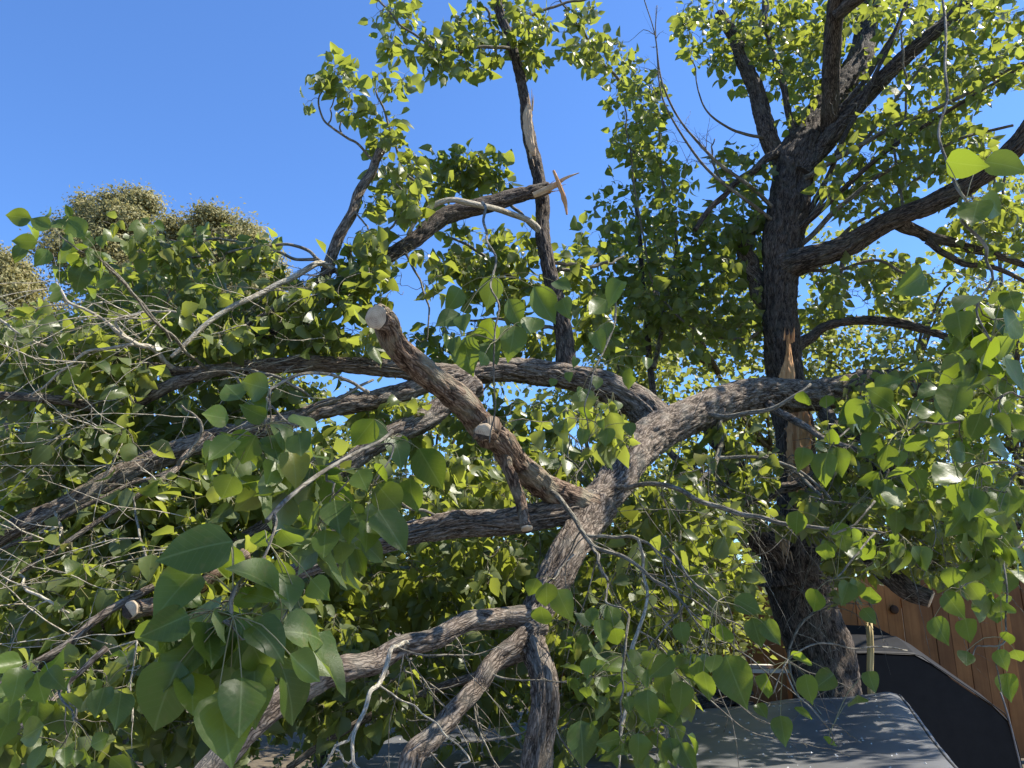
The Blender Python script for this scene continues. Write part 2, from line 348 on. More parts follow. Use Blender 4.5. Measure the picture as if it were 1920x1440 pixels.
# wood that the photograph shows bare of leaves in front (photo pixels, half width), and open sky
CLEAR = [([(1478, 630), (1477, 720)], 22, 5.8), ([(1498, 770), (1497, 890)], 27, 5.8), ([(1535, 1240), (1488, 1050)], 42, 5.9), ([(1470, 450), (1467, 640)], 30, 6), ([(1482, 370), (1530, 245), (1618, 60)], 20, 6.3),
         ([(706, 596), (985, 872), (1060, 930)], 34, 3.6), ([(1420, 737), (1320, 762), (1200, 872), (1100, 955)], 32, 5.2), ([(1100, 955), (780, 987)], 22, 3.6), ([(1110, 960), (1016, 1150), (1012, 1400)], 26, 3.6), ([(1016, 1155), (760, 1197), (530, 1322)], 20, 3.1),
         ([(1010, 1172), (800, 1402)], 16, 3.1), ([(1056, 640), (1019, 372), (995, 232), (970, 108)], 16, 4.9), ([(1080, 325), (905, 380), (755, 462)], 18, 4.6), ([(714, 282), (620, 490)], 13, 4.3), ([(1245, 800), (1125, 708), (880, 708), (480, 684)], 17, 4.6), ([(780, 725), (520, 795), (240, 885), (0, 1012)], 14, 3.9),
         ([(1570, 470), (1750, 384), (1900, 262)], 18, 5.6), ([(1478, 320), (1418, 205), (1384, 95)], 13, 6.3), ([(1500, 330), (1620, 180), (1770, 40)], 13, 6.1), ([(1680, 607), (1545, 614)], 10, 6), ([(1400, 600), (650, 478)], 0, 1), ([(1690, 1090), (1745, 1124)], 20, 4.9), ([(650, 478), (400, 605)], 9, 4.0)]
SKY = [([(1060, 170), (1080, 300)], 55), ([(1285, 240), (1320, 215)], 42), ([(760, 535), (760, 560)], 32), ([(800, 590), (815, 600)], 20), ([(1605, 555), (1612, 575)], 26), ([(1885, 190), (1900, 230)], 24), ([(1075, 815), (1090, 830)], 22), ([(860, 250), (940, 240)], 22), ([(1125, 400), (1110, 440)], 16), ([(690, 715), (700, 716)], 10)]
def seg_dist(x, y, pl):
    d = np.full(len(x), 1e9)
    for (ax, ay), (bx, by) in zip(pl[:-1], pl[1:]):
        vx, vy = bx - ax, by - ay; t = np.clip(((x - ax) * vx + (y - ay) * vy) / max(1e-6, vx * vx + vy * vy), 0, 1)
        d = np.minimum(d, np.hypot(x - ax - t * vx, y - ay - t * vy))
    return d
class Leaves:
    """leaves of one thing: the ones that show largest become single leaf parts, the rest one part"""
    def __init__(s): s.p, s.d, s.n, s.L = [], [], [], []
    def add(s, p, d, n, L): s.p.append(p); s.d.append(d); s.n.append(n); s.L.append(L)
    def build(s, root, material, single=300, seed=1, lo=LO, prune=True):
        if not s.p: return
        p, d, n, L = np.array(s.p), np.array(s.d), np.array(s.n), np.array(s.L)
        rg = np.random.default_rng(seed)
        if prune:
            c_ = p + nrm(d) * L[:, None] * 0.9; x, y, z = project(c_); keep = np.ones(len(p), bool); r_ = 0.3 * L / np.maximum(z, .2) * FPX
            for pl, hw_, ym in CLEAR: keep &= ~((seg_dist(x, y, pl) < hw_ + r_) & (c_[:, 1] < ym))
            for pl, hw_ in SKY: keep &= ~(seg_dist(x, y, pl) < hw_ + rg.uniform(-8, 8, len(p)))
            p, d, n, L = p[keep], d[keep], n[keep], L[keep]
        Rm = rot_from(d, n); N = len(p)
        x, y, z = project(p + nrm(d) * L[:, None] * 0.9)
        inside = (x > 15) & (x < 1905) & (y > 15) & (y < 1425) & (z > 0.2)
        face = np.abs(np.sum(Rm[:, :, 2] * nrm(p - CAM), -1))
        score = np.where(inside, L / np.maximum(z, .1) * (0.35 + face), -1)
        order = np.argsort(-score); pick = order[:single]; pick = pick[score[pick] > 0]
        rest = np.setdiff1d(np.arange(N), pick)
        origin = np.array(root.location)
        for i in pick:
            me = hi_mesh(int(rg.integers(len(HI))), int(rg.choice(6, p=[.2, .2, .2, .2, .17, .03])), material)
            o = bpy.data.objects.new('leaf', me); S.collection.objects.link(o); o.parent = root
            M = np.eye(4); M[:3, :3] = Rm[i] * L[i]; M[:3, 3] = p[i] - origin
            o.matrix_basis = Matrix(M.tolist())
        if len(rest):
            b = MB(); var = rg.integers(len(lo), size=len(rest)); col = rg.random(len(rest)) * 0.93
            col[rg.random(len(rest)) < .03] = 0.98
            for v in range(len(lo)):
                k = rest[var == v]
                if len(k) == 0: continue
                TV, TF, lc = lo[v]; m = len(TV)
                V = np.einsum('nij,mj->nmi', Rm[k] * L[k][:, None, None], TV) + p[k][:, None]
                off = (np.arange(len(k)) * m)[:, None, None]
                b.add(V.reshape(-1, 3) - origin, [(np.asarray(f)[None] + off).reshape(-1, np.asarray(f).shape[1]) for f in TF],
                      lc=np.tile(lc, (len(k), 1)), rnd=np.repeat(col[var == v], m))
            o = b.build('foliage', material, None, kind='stuff'); o.parent = root

DEN = 1.9
class Tree:
    """one thing made of branches, twigs and leaves"""
    def __init__(s, name, label, cat, base, group=None):
        s.root = thing(name, label, cat, base, group); s.base = np.asarray(base, float); s.nodes = []; s.nrad = []; s.ntan = []; s.lv = Leaves(); s.tw = MB(); s.sd = len(label) * 17 + len(name); s.nt = 0
    def branch(s, pts, m=None, name='branch', label=None, bark=1.0, wob=None, world=False, attach=True, cut0=False, cut1=False, **kw):
        """pts: (px, py, Y, width in px) or world (x, y, z, radius)"""
        s.sd += 1
        if world: P = np.array([q[:3] for q in pts], float); r = np.array([q[3] for q in pts])
        else:
            P = np.array([at(*q[:3]) for q in pts]); r = np.array([q[3] * 0.5 * depth(p) / FPX for q, p in zip(pts, P)])
        r = r * ((0.96 if name == 'trunk' else 0.82 if m is M_BARKT else 0.86) if bark > .55 else 0.8)
        if bark <= .55 and attach and len(s.nodes) and r[0] < .02:
            A = np.array(s.nodes); i = int(np.argmin(np.sum((A - P[0]) ** 2, 1)))
            if np.linalg.norm(A[i] - P[0]) < .3 and s.nrad[i] > r[0]: P[0] = A[i]
        if bark <= .55 and r.max() < .02 and len(P) > 2:      # thin wood runs in short straight kinked lengths
            rk = np.random.default_rng(s.sd + 7); C_, R_ = resample(P, r, 0.10); j = np.linalg.norm(P[-1] - P[0]) * .006
            C_[1:-1] += rk.normal(0, 1, (len(C_) - 2, 3)) * min(.006, max(.0025, j)); P, r = C_, R_
        V, F, bk, rid, C, rr = tube(P, r, bark=bark, seed=s.sd, wob=(r.mean() * 0.45 if wob is None else wob), flare=(name != 'trunk' and not world), **kw)
        me = mesh(name, V - s.base, F, m or M_BARK, {'bk': bk, 'rid': rid})
        o = obj(name, me); o.parent = s.root
        if label: o['label'] = label
        if attach:
            k = max(1, int(0.06 / max(1e-4, np.linalg.norm(C[1] - C[0]))))
            T = nrm(np.gradient(C, axis=0))
            s.nodes += list(C[::k]); s.nrad += list(rr[::k]); s.ntan += list(T[::k])
        for e, flag in ((0, cut0), (-1, cut1)):
            if flag:
                ax = nrm(C[0] - C[3]) if e == 0 else nrm(C[-1] - C[-4])
                c = cut_face(C[e], ax, rr[e] * 0.97, s.base); c.parent = o
        return C, rr
    def grow(s, regs, L=0.08, per=7, reach=0.9, world=False, down=0.5, seed=3, twig_r=0.0022, bare=0.04, upn=0.6, tomax=None, camn=0.0):
        rg = np.random.default_rng(seed + s.sd)
        pts = []
        for g in regs:
            cx, cy, rx, ry, y0, y1, n = g
            for _ in range(int(n * DEN)):
                a, q = rg.random() * 6.283, math.sqrt(rg.random())
                if world: pts.append(np.array([cx, cy, 0.]) )
                else: pts.append(at(cx + rx * q * math.cos(a), cy + ry * q * math.sin(a), rg.uniform(y0, y1)))
        s.grow_points(pts, L, per, down, rg, twig_r, bare, upn, camn)
    def grow_points(s, pts, L, per, down, rg, twig_r, bare, upn, camn):
        pts = np.array(pts); cap = len(s.nodes) + len(pts) * 8 + 10
        ND = np.zeros((cap, 3)); NR = np.zeros(cap); NT = np.zeros((cap, 3)); n0 = len(s.nodes)
        ND[:n0] = s.nodes; NR[:n0] = s.nrad; NT[:n0] = s.ntan; n = n0
        dist = np.array([np.min(np.sum((ND[:n0] - p) ** 2, 1)) for p in pts])
        for p in pts[np.argsort(dist)]:
            d2 = np.sum((ND[:n] - p) ** 2, 1); i = int(np.argmin(d2)); a = ND[i]; ln = math.sqrt(d2[i])
            if ln < 0.02: continue
            if ln > 3.0: continue
            t0 = NT[i]; dr = (p - a) / ln
            m1 = a + ln * 0.35 * nrm(dr * 0.8 + t0 * 0.45 + rg.normal(0, .22, 3))
            m2 = a + ln * 0.7 * nrm(dr + rg.normal(0, .10, 3)) + np.array([0, 0, 0.03 * ln])
            r1 = min(NR[i] * 0.7, twig_r + 0.0045 * ln)
            nseg = max(2, int(ln / 0.09))
            V, F, bk, rid, C, rr = tube(np.array([a, m1, m2, p]), [max(r1, twig_r), max(r1 * .85, twig_r), max(r1 * .6, twig_r * .9), twig_r * 0.7],
                                        step=max(0.03, ln / 8), sides=5 if r1 > .006 else 3, bark=0, seed=s.nt, wob=ln * 0.014, cap=False)
            s.nt += 1
            s.tw.add(V - s.base, F[:1], bk=bk, rid=rid)
            T = nrm(np.gradient(C, axis=0)); k = min(len(C) - 1, cap - n)
            if k > 0:
                ND[n:n + k] = C[1:1 + k]; NR[n:n + k] = rr[1:1 + k]; NT[n:n + k] = T[1:1 + k]; n += k
            if rg.random() < bare: continue
            ph = rg.random() * 6.28; nl = max(2, int(per * rg.uniform(.6, 1.35)))
            for j in range(nl):
                f = 1.0 if j < nl * 0.6 else rg.uniform(.45, .97)
                q = C[min(len(C) - 1, int(f * (len(C) - 1)))]; tg = T[-1]
                ph += 2.4 + rg.normal(0, .4)
                e1 = nrm(np.cross(tg, [0.2, 0.1, 1])); e2 = np.cross(tg, e1)
                rad = math.cos(ph) * e1 + math.sin(ph) * e2
                dl = nrm(tg * rg.uniform(.1, .8) + rad * rg.uniform(.5, 1.0) + np.array([0, 0, -down * rg.uniform(.3, 1.5)]))
                nn = np.array([0, 0, upn]) + rg.normal(0, .55, 3) - camn * FWD
                s.lv.add(q, dl, nn, L * rg.choice([.5, .7, .85, 1.0, 1.1, 1.25]) * rg.uniform(.9, 1.1))
        s.nodes = list(ND[:n]); s.nrad = list(NR[:n]); s.ntan = list(NT[:n])
    def bare(s, regs, n, flow, m, seed=0, ln=(.25, .8), r0=(.002, .0042)):
        """leafless broken twigs: straight, kinked, with side spurs, running along the flow direction"""
        rg = np.random.default_rng(seed); ND = np.array(s.nodes); NR = np.array(s.nrad); b = MB()
        tot = sum(g[6] for g in regs)
        for g in regs:
            for _ in range(max(1, int(n * g[6] / tot))):
                a, q = rg.random() * 6.283, math.sqrt(rg.random())
                p = at(g[0] + g[2] * q * math.cos(a), g[1] + g[3] * q * math.sin(a), rg.uniform(g[4], g[4] * .35 + g[5] * .65))
                i = int(np.argmin(np.sum((ND - p) ** 2, 1))); d = nrm(np.asarray(flow) + rg.normal(0, .38, 3)); l_ = rg.uniform(*ln)
                st = ND[i] if np.linalg.norm(ND[i] - p) < .35 else p
                st = st * .999; k = int(l_ / .06) + 3; P = [st]; dd = d.copy()
                for j in range(k):
                    dd = nrm(dd + rg.normal(0, .13, 3) + np.array([0, 0, -.02])); P.append(P[-1] + dd * l_ / k)
                rad = rg.uniform(*r0); rr = np.linspace(rad, rad * .35, len(P))
                V, F, bk, rid, C, _ = tube(np.array(P), rr, step=.05, sides=5, bark=0, seed=int(rg.integers(500)), cap=True)
                b.add(V - s.base, F, bk=bk, rid=rid)
                for j in range(1, len(P) - 1):
                    if rg.random() < .55:
                        sd = nrm(dd * .7 + rg.normal(0, .7, 3)); sl = rg.uniform(.03, .2) * (1 if rg.random() < .5 else .4)
                        V, F, bk, rid, C, _ = tube(np.array([P[j], P[j] + sd * sl * .5 + rg.normal(0, .006, 3), P[j] + sd * sl]), [rr[j] * .7, rr[j] * .55, rr[j] * .3], step=.05, sides=4, bark=0, cap=True)
                        b.add(V - s.base, F, bk=bk, rid=rid)
        o = b.build('bare_twigs', m, None, kind='stuff'); o.parent = s.root
    def leaf_hand(s, hub, leaves, L, m, twmat=None, seed=0):
        """leaves placed one by one: (base px, base py, tip px, tip py), petiole from the hub pixel; Y of the hub"""
        rg = np.random.default_rng(seed + 5); H = at(*hub)
        for q in leaves:
            Y = hub[2] + rg.uniform(-.05, .05) * hub[2] * 0.6
            if len(q) > 4: Y = q[4]
            B = at(q[0], q[1], Y); Tp = at(q[2], q[3], Y); v = Tp - B; ln = np.linalg.norm(v)
            Lr = max(ln * 1.06, min(L, ln * 1.3))
            dz = math.sqrt(max(0, Lr * Lr - ln * ln)) * (-1 if rg.random() < .6 else 1)
            vw = nrm(B - CAM); d = nrm(v + vw * min(abs(dz), Lr * 0.8) * np.sign(dz))
            side = np.cross(d, vw)
            nn = -vw + nrm(side) * rg.uniform(-.55, .55) + np.array([0, 0, .25])
            BV, bq, bt, lc = leaf_blade(8, 4, R(rg.uniform(3, 32)), rg.uniform(-.35, 1.1), rg.uniform(.015, .055), int(rg.integers(1e6)))
            Rm = rot_from(d, nn)
            V = BV @ (Rm * Lr).T + B
            mid = (H + B) / 2 + np.array([0, 0, 0.12 * np.linalg.norm(B - H)])
            PV, PF, pk, pr, C, _ = tube(np.array([H, mid, B + (Tp - B) * 0.01]), [0.0012, 0.0010, 0.0009], step=max(.004, np.linalg.norm(B - H) / 5), sides=3, bark=0, cap=False)
            n = len(V); b = MB()
            b.add(V - s.base, [bq, bt], lc=lc, rnd=np.full(len(V), rg.choice([.05, .2, .35, .5, .65, .8, .9])))
            b.add(PV - s.base, PF[:1], lc=np.tile([0, 0, 1.], (len(PV), 1)), rnd=np.full(len(PV), .5))
            o = b.build('leaf', m); o.parent = s.root
    def finish(s, leafm=None, single=300, seed=1, twm=None):
        if s.tw.V:
            o = s.tw.build('twigs', twm or M_TWIG, None, kind='stuff'); o.parent = s.root
        s.lv.build(s.root, leafm or M_LEAF, single, seed, prune=(leafm is not M_LEAFN))

def cut_face(c, ax, r, base):
    """sawn end: a thin disc with a slightly uneven rim, just proud of the wood"""
    ax = nrm(ax); e1 = nrm(np.cross(ax, [0.3, 0.2, 1])); e2 = np.cross(ax, e1)
    k = 28; V, bk = [], []
    for q, zz in ((0.0, .004), (.5, .004), (.93, .004), (1.0, .001), (1.0, -.004)):
        for i in range(k):
            a = i / k * 6.2832; rr = r * q * (1 + .04 * math.sin(3 * a + 1) + .03 * math.sin(7 * a))
            V.append(c + ax * zz + rr * (math.cos(a) * e1 + math.sin(a) * e2)); bk.append((rr * math.cos(a), rr * math.sin(a), 0))
    idx = np.arange(5 * k).reshape(5, k)
    f = np.stack([idx[:-1], np.roll(idx[:-1], -1, 1), np.roll(idx[1:], -1, 1), idx[1:]], -1).reshape(-1, 4)
    return obj('cut_face', mesh('cut_face', np.array(V) - base, [f], M_CUT, {'bk': np.array(bk)}, True))

def torn_strip(P, W, T, m, base, root, name='torn_wood', toward=None, seed=0, label=None):
    """splintered strip of bare wood along points P, widths W, thickness T, ragged long grain"""
    rg = np.random.default_rng(seed); C, w_ = resample(P, W, 0.03); TT, N, B = frames(C)
    vw = nrm(C - CAM) if toward is None else np.tile(-np.asarray(toward), (len(C), 1))
    side = nrm(np.cross(TT, vw)); out = nrm(np.cross(side, TT)); out = out * -np.sign(np.sum(out * vw, 1, keepdims=True))
    k = 9; V = []; gr = rg.normal(0, 1, k)
    for i in range(len(C)):
        for j in range(k):
            c = -1 + 2 * j / (k - 1)
            V.append(C[i] + side[i] * c * w_[i] * (1 + .12 * rg.normal()) + out[i] * (T * (1 - c * c * .8) + T * .25 * gr[j] + T * .1 * rg.normal()))
        for j in range(k - 1, -1, -1):
            c = -1 + 2 * j / (k - 1); V.append(C[i] + side[i] * c * w_[i] * .95 - out[i] * T)
    s2 = 2 * k; idx = np.arange(len(C) * s2).reshape(len(C), s2)
    q = np.stack([idx[:-1], np.roll(idx[:-1], -1, 1), np.roll(idx[1:], -1, 1), idx[1:]], -1).reshape(-1, 4)
    caps = [np.stack([idx[0][j], idx[0][j + 1], idx[0][s2 - 2 - j], idx[0][s2 - 1 - j]]) for j in range(k - 1)] + [np.stack([idx[-1][j], idx[-1][s2 - 1 - j], idx[-1][s2 - 2 - j], idx[-1][j + 1]]) for j in range(k - 1)]
    o = obj(name, mesh(name, np.array(V) - base, [np.vstack([q, np.array(caps)])], m, None, False)); o.parent = root
    if label: o['label'] = label
    return o

def torn(P, W, T, m, base, root, seed=0, label=None, n=7):
    torn_strip(P, W, T, m, base, root, seed=seed, label=label)
    rg = np.random.default_rng(seed + 60); P = np.asarray(P, float); ax = nrm(P[-1] - P[0]); sd = nrm(np.cross(ax, nrm(P[0] - CAM))); wm_ = max(W)
    for k in range(n):
        e = rg.random() < .5; o_ = P[0] if e else P[-1]; s_ = -1 if e else 1
        q = o_ + sd * rg.uniform(-1, 1) * wm_ * .8 - ax * s_ * rg.uniform(.02, .08); l_ = rg.uniform(.05, .16)
        t_ = nrm(ax * s_ + sd * rg.normal(0, .12) - nrm(q - CAM) * rg.uniform(0, .3))
        torn_strip(np.array([q, q + t_ * l_ * .5, q + t_ * l_]), [rg.uniform(.004, .010), rg.uniform(.003, .007), .0008], .004, m, base, root, name='splinter', seed=seed + k)
def box(x0, x1, y0, y1, z0, z1, bev=0.0):
    V = np.array([[x, y, z] for z in (z0, z1) for y in (y0, y1) for x in (x0, x1)], float)
    return V, [np.array([[0, 2, 3, 1], [4, 5, 7, 6], [0, 1, 5, 4], [2, 6, 7, 3], [0, 4, 6, 2], [1, 3, 7, 5]])]

# ------------------------------------------------------------------ the ground
g_m = noise_mat('patio_concrete', (0.2, 0.19, 0.18), (0.33, 0.31, 0.29), 3, 0.85, 0.2, 0.01)
soil_m = noise_mat('garden_soil', (0.06, 0.05, 0.035), (0.15, 0.12, 0.08), 5, 0.95, 0.6, 0.03)
N_ = 40; gx = np.linspace(-900, 900, N_); V = np.array([[x, y, 0.0] for y in gx for x in gx])
idx = np.arange(N_ * N_).reshape(N_, N_); q = np.stack([idx[:-1, :-1], idx[:-1, 1:], idx[1:, 1:], idx[1:, :-1]], -1).reshape(-1, 4)
obj('ground', mesh('ground', V, [q], soil_m), kind='structure')
V, F = box(-7, 7, -3, 6.0, -0.05, 0.05); obj('patio', mesh('patio', V, F, g_m, smooth=False), kind='structure')

# ------------------------------------------------------------------ wooden fence
f_m = noise_mat('fence_wood', (0.29, 0.12, 0.036), (0.38, 0.175, 0.058), 40, 0.75, 0.2, 0.001, (1, 1, 0.04))
k_m = noise_mat('knot_wood', (0.03, 0.015, 0.008), (0.07, 0.035, 0.015), 30, 0.8)
FY = 7.9
fence = thing('wooden_fence', 'orange-brown upright board fence behind the broken trunk', 'fence', (0, FY, 0))
FZ = 1.70
for i in range(60):
    x = 0.4 + i * 0.152; zt = FZ + random.uniform(-.012, .012); y = random.uniform(-.006, .006)
    V, F = box(x, x + 0.146, y, y + 0.02, 0.03, zt)
    V[4:, 2] += np.array([-.004, .004, -.004, .004]) * random.uniform(-1, 1)
    o = obj('plank', mesh('plank', V, F, f_m, smooth=False)); o.parent = fence
    if x <= at(1677, 1143, FY)[0] < x + .152: knot_plank = o
for z in (0.35, 1.4):
    V, F = box(0.4, 9.5, 0.03, 0.07, z, z + 0.09); o = obj('rail', mesh('rail', V, F, f_m, smooth=False)); o.parent = fence
fn, fl_ = f_m.node_tree.nodes, f_m.node_tree.links
oi = fn.new('ShaderNodeObjectInfo'); fr_ = ramp(fn, [(0, (.62, .62, .66)), (.5, (.9, .9, .9)), (1, (1.12, 1.08, 1.0))]); fl_.new(oi.outputs['Random'], fr_.inputs[0])
tc_ = fn.new('ShaderNodeTexCoord'); wn = fn.new('ShaderNodeTexNoise'); wn.inputs['Scale'].default_value = 2.2; wn.inputs['Detail'].default_value = 7; fl_.new(tc_.outputs['Object'], wn.inputs[0])
wr = ramp(fn, [(.35, (.6, .58, .56)), (.6, (1, 1, 1))]); fl_.new(wn.outputs[0], wr.inputs[0])
m1 = fn.new('ShaderNodeMix'); m1.data_type = 'RGBA'; m1.blend_type = 'MULTIPLY'; m1.inputs[0].default_value = 1; fl_.new(fr_.outputs[0], m1.inputs[6]); fl_.new(wr.outputs[0], m1.inputs[7])
m2 = fn.new('ShaderNodeMix'); m2.data_type = 'RGBA'; m2.blend_type = 'MULTIPLY'; m2.inputs[0].default_value = 1
pb = [x for x in fn if x.type == 'BSDF_PRINCIPLED'][0]; src = pb.inputs['Base Color'].links[0].from_socket
fl_.new(src, m2.inputs[6]); fl_.new(m1.outputs[2], m2.inputs[7]); fl_.new(m2.outputs[2], pb.inputs['Base Color'])
kp = at(1677, 1143, FY - 0.012); V, F = box(0, 0, 0, 0, 0, 0)
th = np.arange(16) / 16 * 6.283; r0 = 0.042
kv = np.vstack([np.stack([np.cos(th) * r0 * q_, np.full(16, yy), np.sin(th) * r0 * q_], -1) for q_, yy in ((1, .012), (1, -.006), (.7, -.012), (.0, -.011))]) + kp - np.array([0, FY, 0])
ix = np.arange(64).reshape(4, 16); o = obj('knot', mesh('knot', kv, [np.stack([ix[:-1], np.roll(ix[:-1], -1, 1), np.roll(ix[1:], -1, 1), ix[1:]], -1).reshape(-1, 4)], k_m)); o.parent = knot_plank

# ------------------------------------------------------------------ grey covered patio table
cv_m = noise_mat('grey_cover', (0.10, 0.102, 0.104), (0.155, 0.156, 0.156), 5, 0.42, 0.25, 0.012, spec=0.4)
ZT = 0.93
c_br, c_bl, c_fr = atz(1700, 1295, ZT), atz(1290, 1325, ZT), atz(1830, 1440, ZT)
ex = nrm((c_bl - c_br) * [1, 1, 0]); ey = nrm((c_fr - c_br) * [1, 1, 0]); ex = np.array([-1.0, 0.0, 0.0])
def tilt(u): return -0.07 * u
table = thing('covered_table', 'long grey weatherproof covered table strewn with white specks', 'covered table', (c_br[0], c_br[1], 0.05))
LW, LD = 3.3, 2.9
def cover_mesh():
    nu, nv = 90, 70; V = []
    rg = np.random.default_rng(3)
    us = np.linspace(0, 1, nu); vs = np.linspace(0, 1, nv)
    def prof(s, length, r=0.10, drop=0.72):
        # s in [0,1] runs up one side, over the top, down the other; returns (pos along, z drop)
        tot = 2 * drop + length; d = s * tot
        if d < drop: return 0.0, -(drop - d)
        if d > drop + length: return length, -(d - drop - length)
        return d - drop, 0.0
    for a in us:
        pa, za = prof(a, LW)
        for b in vs:
            pb, zb = prof(b, LD)
            za2 = max(za, -0.72); z = min(za, zb)
            inx = min(pa, LW - pa); iny = min(pb, LD - pb); e = min(inx, iny)
            rr = 0.13
            if e < rr: z -= rr * (1 - math.sqrt(max(0, 1 - ((rr - e) / rr) ** 2)))
            fl = min(1, -z / 0.5) if z < 0 else 0
            sag = 0.028 * math.sin(pa * 2.1 + .6) * math.sin(pb * 2.6 + .3) + 0.009 * math.sin(pa * 9 + pb * 5) * math.sin(pb * 7)
            z += sag * (1 if e > .1 else .4)
            outx = (-1 if pa < LW / 2 else 1) if za < 0 else 0; outy = (-1 if pb < LD / 2 else 1) if zb < 0 else 0
            wv = (0.03 + 0.03 * math.sin(pb * 14)) * (1 if za < 0 else 0) * fl; wv2 = (0.03 + 0.03 * math.sin(pa * 14)) * (1 if zb < 0 else 0) * fl
            p = ex * (pa + outx * wv) + ey * (pb + outy * wv2)
            V.append((p[0], p[1], ZT - 0.05 + z + tilt(pa)))
    idx = np.arange(nu * nv).reshape(nu, nv)
    q = np.stack([idx[:-1, :-1], idx[1:, :-1], idx[1:, 1:], idx[:-1, 1:]], -1).reshape(-1, 4)
    return mesh('cover', np.array(V), [q], cv_m)
cover = obj('cover', cover_mesh()); cover.parent = table
def on_table(u, v): return np.array([0, 0, 0.0]) + ex * u + ey * v
# stitched seams along the rounded rim
for pts in ([(0.06, v) for v in np.linspace(0.1, LD - .1, 24)], [(u, 0.06) for u in np.linspace(.1, LW - .1, 28)]):
    P = []
    for u, v in pts:
        p = on_table(u, v); e = .06; z = ZT - .05 - .13 * (1 - math.sqrt(1 - ((.13 - e) / .13) ** 2)) + .4 * (0.028 * math.sin(u * 2.1 + .6) * math.sin(v * 2.6 + .3) + 0.009 * math.sin(u * 9 + v * 5) * math.sin(v * 7))
        P.append([p[0], p[1], z + .002 + tilt(u)])
    V, F, bk, rid, C, rr = tube(np.array(P), [.006] * len(P), step=.05, sides=6, bark=0)
    o = obj('seam', mesh('seam', V, F, cv_m)); o.parent = cover
V, F = box(0, 1, 0, 1, 0, 1)
for (u, v) in ((.3, .3), (LW - .3, .3), (.3, LD - .3), (LW - .3, LD - .3)):
    p = on_table(u, v); Vb, Fb = box(p[0] - .04, p[0] + .04, p[1] - .04, p[1] + .04, 0.0, ZT - .2 + tilt(u))
    o = obj('leg', mesh('leg', Vb, Fb, k_m, smooth=False)); o.parent = table
# white flecks of bark dust and petals lying on the cover
wm = noise_mat('pale_flecks', (0.6, 0.58, 0.52), (0.8, 0.78, 0.72), 20, 0.8)
b = MB(); rg = np.random.default_rng(12)
for _ in range(300):
    u, v = rg.uniform(.15, LW - .2), .15 + (LD - .4) * rg.random() ** .8
    z = ZT - .05 + 0.028 * math.sin(u * 2.1 + .6) * math.sin(v * 2.6 + .3) + 0.009 * math.sin(u * 9 + v * 5) * math.sin(v * 7)
    z += tilt(u); p = on_table(u, v) + c_br * [1, 1, 0]; s_ = rg.uniform(.003, .008); a = rg.random() * 6.28
    tri = np.array([[math.cos(a + k * 2.09) * s_ * rg.uniform(.6, 1.4), math.sin(a + k * 2.09) * s_, 0.0] for k in range(3)] + [[0, 0, s_ * .7]])
    b.add(tri + [p[0], p[1], z + .05 + .001], [np.array([[0, 1, 3], [1, 2, 3], [2, 0, 3], [0, 2, 1]])])
fl = b.build('debris', wm, None, smooth=False, kind='stuff'); fl['label'] = 'white flecks scattered over the grey cover'; fl['category'] = 'debris'

# ------------------------------------------------------------------ black covered grill behind
bk_m = noise_mat('black_cover', (0.004, 0.004, 0.005), (0.009, 0.009, 0.01), 9, 0.6, 0.3, 0.006, spec=0.2)
GY0, GY1 = 6.35, 7.0
def grill():
    prof = [(1575, 1226), (1640, 1225), (1715, 1228), (1745, 1244), (1860, 1322), (1890, 1352), (1916, 1440), (1930, 1560)]
    fr = [at(x, y, GY0) for x, y in prof]; base = np.array([fr[3][0], GY0, 0.0])
    rows = []
    for t, sh in ((0, .0), (.04, .012), (.5, .02), (.96, .012), (1, 0)):
        row = []
        for p, (x_, y_) in zip(fr, prof):
            bkp = at(x_, y_ - 34, GY1); row.append([p[0] + (bkp[0] - p[0]) * t * .5, GY0 + t * (GY1 - GY0), p[2] + (bkp[2] - p[2]) * t + sh])
        rows.append(row)
    rows = np.array(rows); k = len(fr)
    idx = np.arange(5 * k).reshape(5, k)
    q = np.stack([idx[:-1, :-1], idx[1:, :-1], idx[1:, 1:], idx[:-1, 1:]], -1).reshape(-1, 4)
    V = rows.reshape(-1, 3); root = thing('covered_grill', 'black covered grill with a sloped top beside the trunk', 'covered grill', base)
    o = obj('top', mesh('top', V - base, [q], bk_m, smooth=False)); o.parent = root
    for nm, yy in (('front_panel', GY0 + .006), ('back_panel', GY1 - .006)):
        Vp = [[p[0], yy, p[2] - .012 + (0 if nm[0] == 'f' else .2)] for p in fr] + [[p[0], yy, 0.06] for p in fr]
        Vp = np.array(Vp); Vp = np.vstack([Vp, Vp + [0, .01, 0]]); qs = []
        for i in range(k - 1): qs += [[i, i + 1, k + i + 1, k + i], [2 * k + i, 3 * k + i, 3 * k + i + 1, 2 * k + i + 1]]
        o = obj(nm, mesh(nm, Vp - base, [np.array(qs)], bk_m, smooth=False)); o.parent = root
    # piped edge along the front of the lid and a pull cord at the side
    V, F, bk_, rid, C, rr = tube(np.array(fr) + [0, -.006, .004], [.004] * k, step=.05, sides=6, bark=0)
    o = obj('piping', mesh('piping', V - base, F, bk_m)); o.parent = root
    P = [at(1876, 1298, GY0 - .1), at(1888, 1335, GY0 - .1), at(1902, 1390, GY0 - .1), at(1916, 1450, GY0 - .1), at(1930, 1540, GY0 - .1)]
    V, F, bk_, rid, C, rr = tube(np.array(P), [.007] * 5, step=.05, sides=6, bark=0)
    o = obj('cord', mesh('cord', V - base, F, noise_mat('grey_cord', (.12, .12, .13), (.2, .2, .21), 20))); o.parent = root
grill()

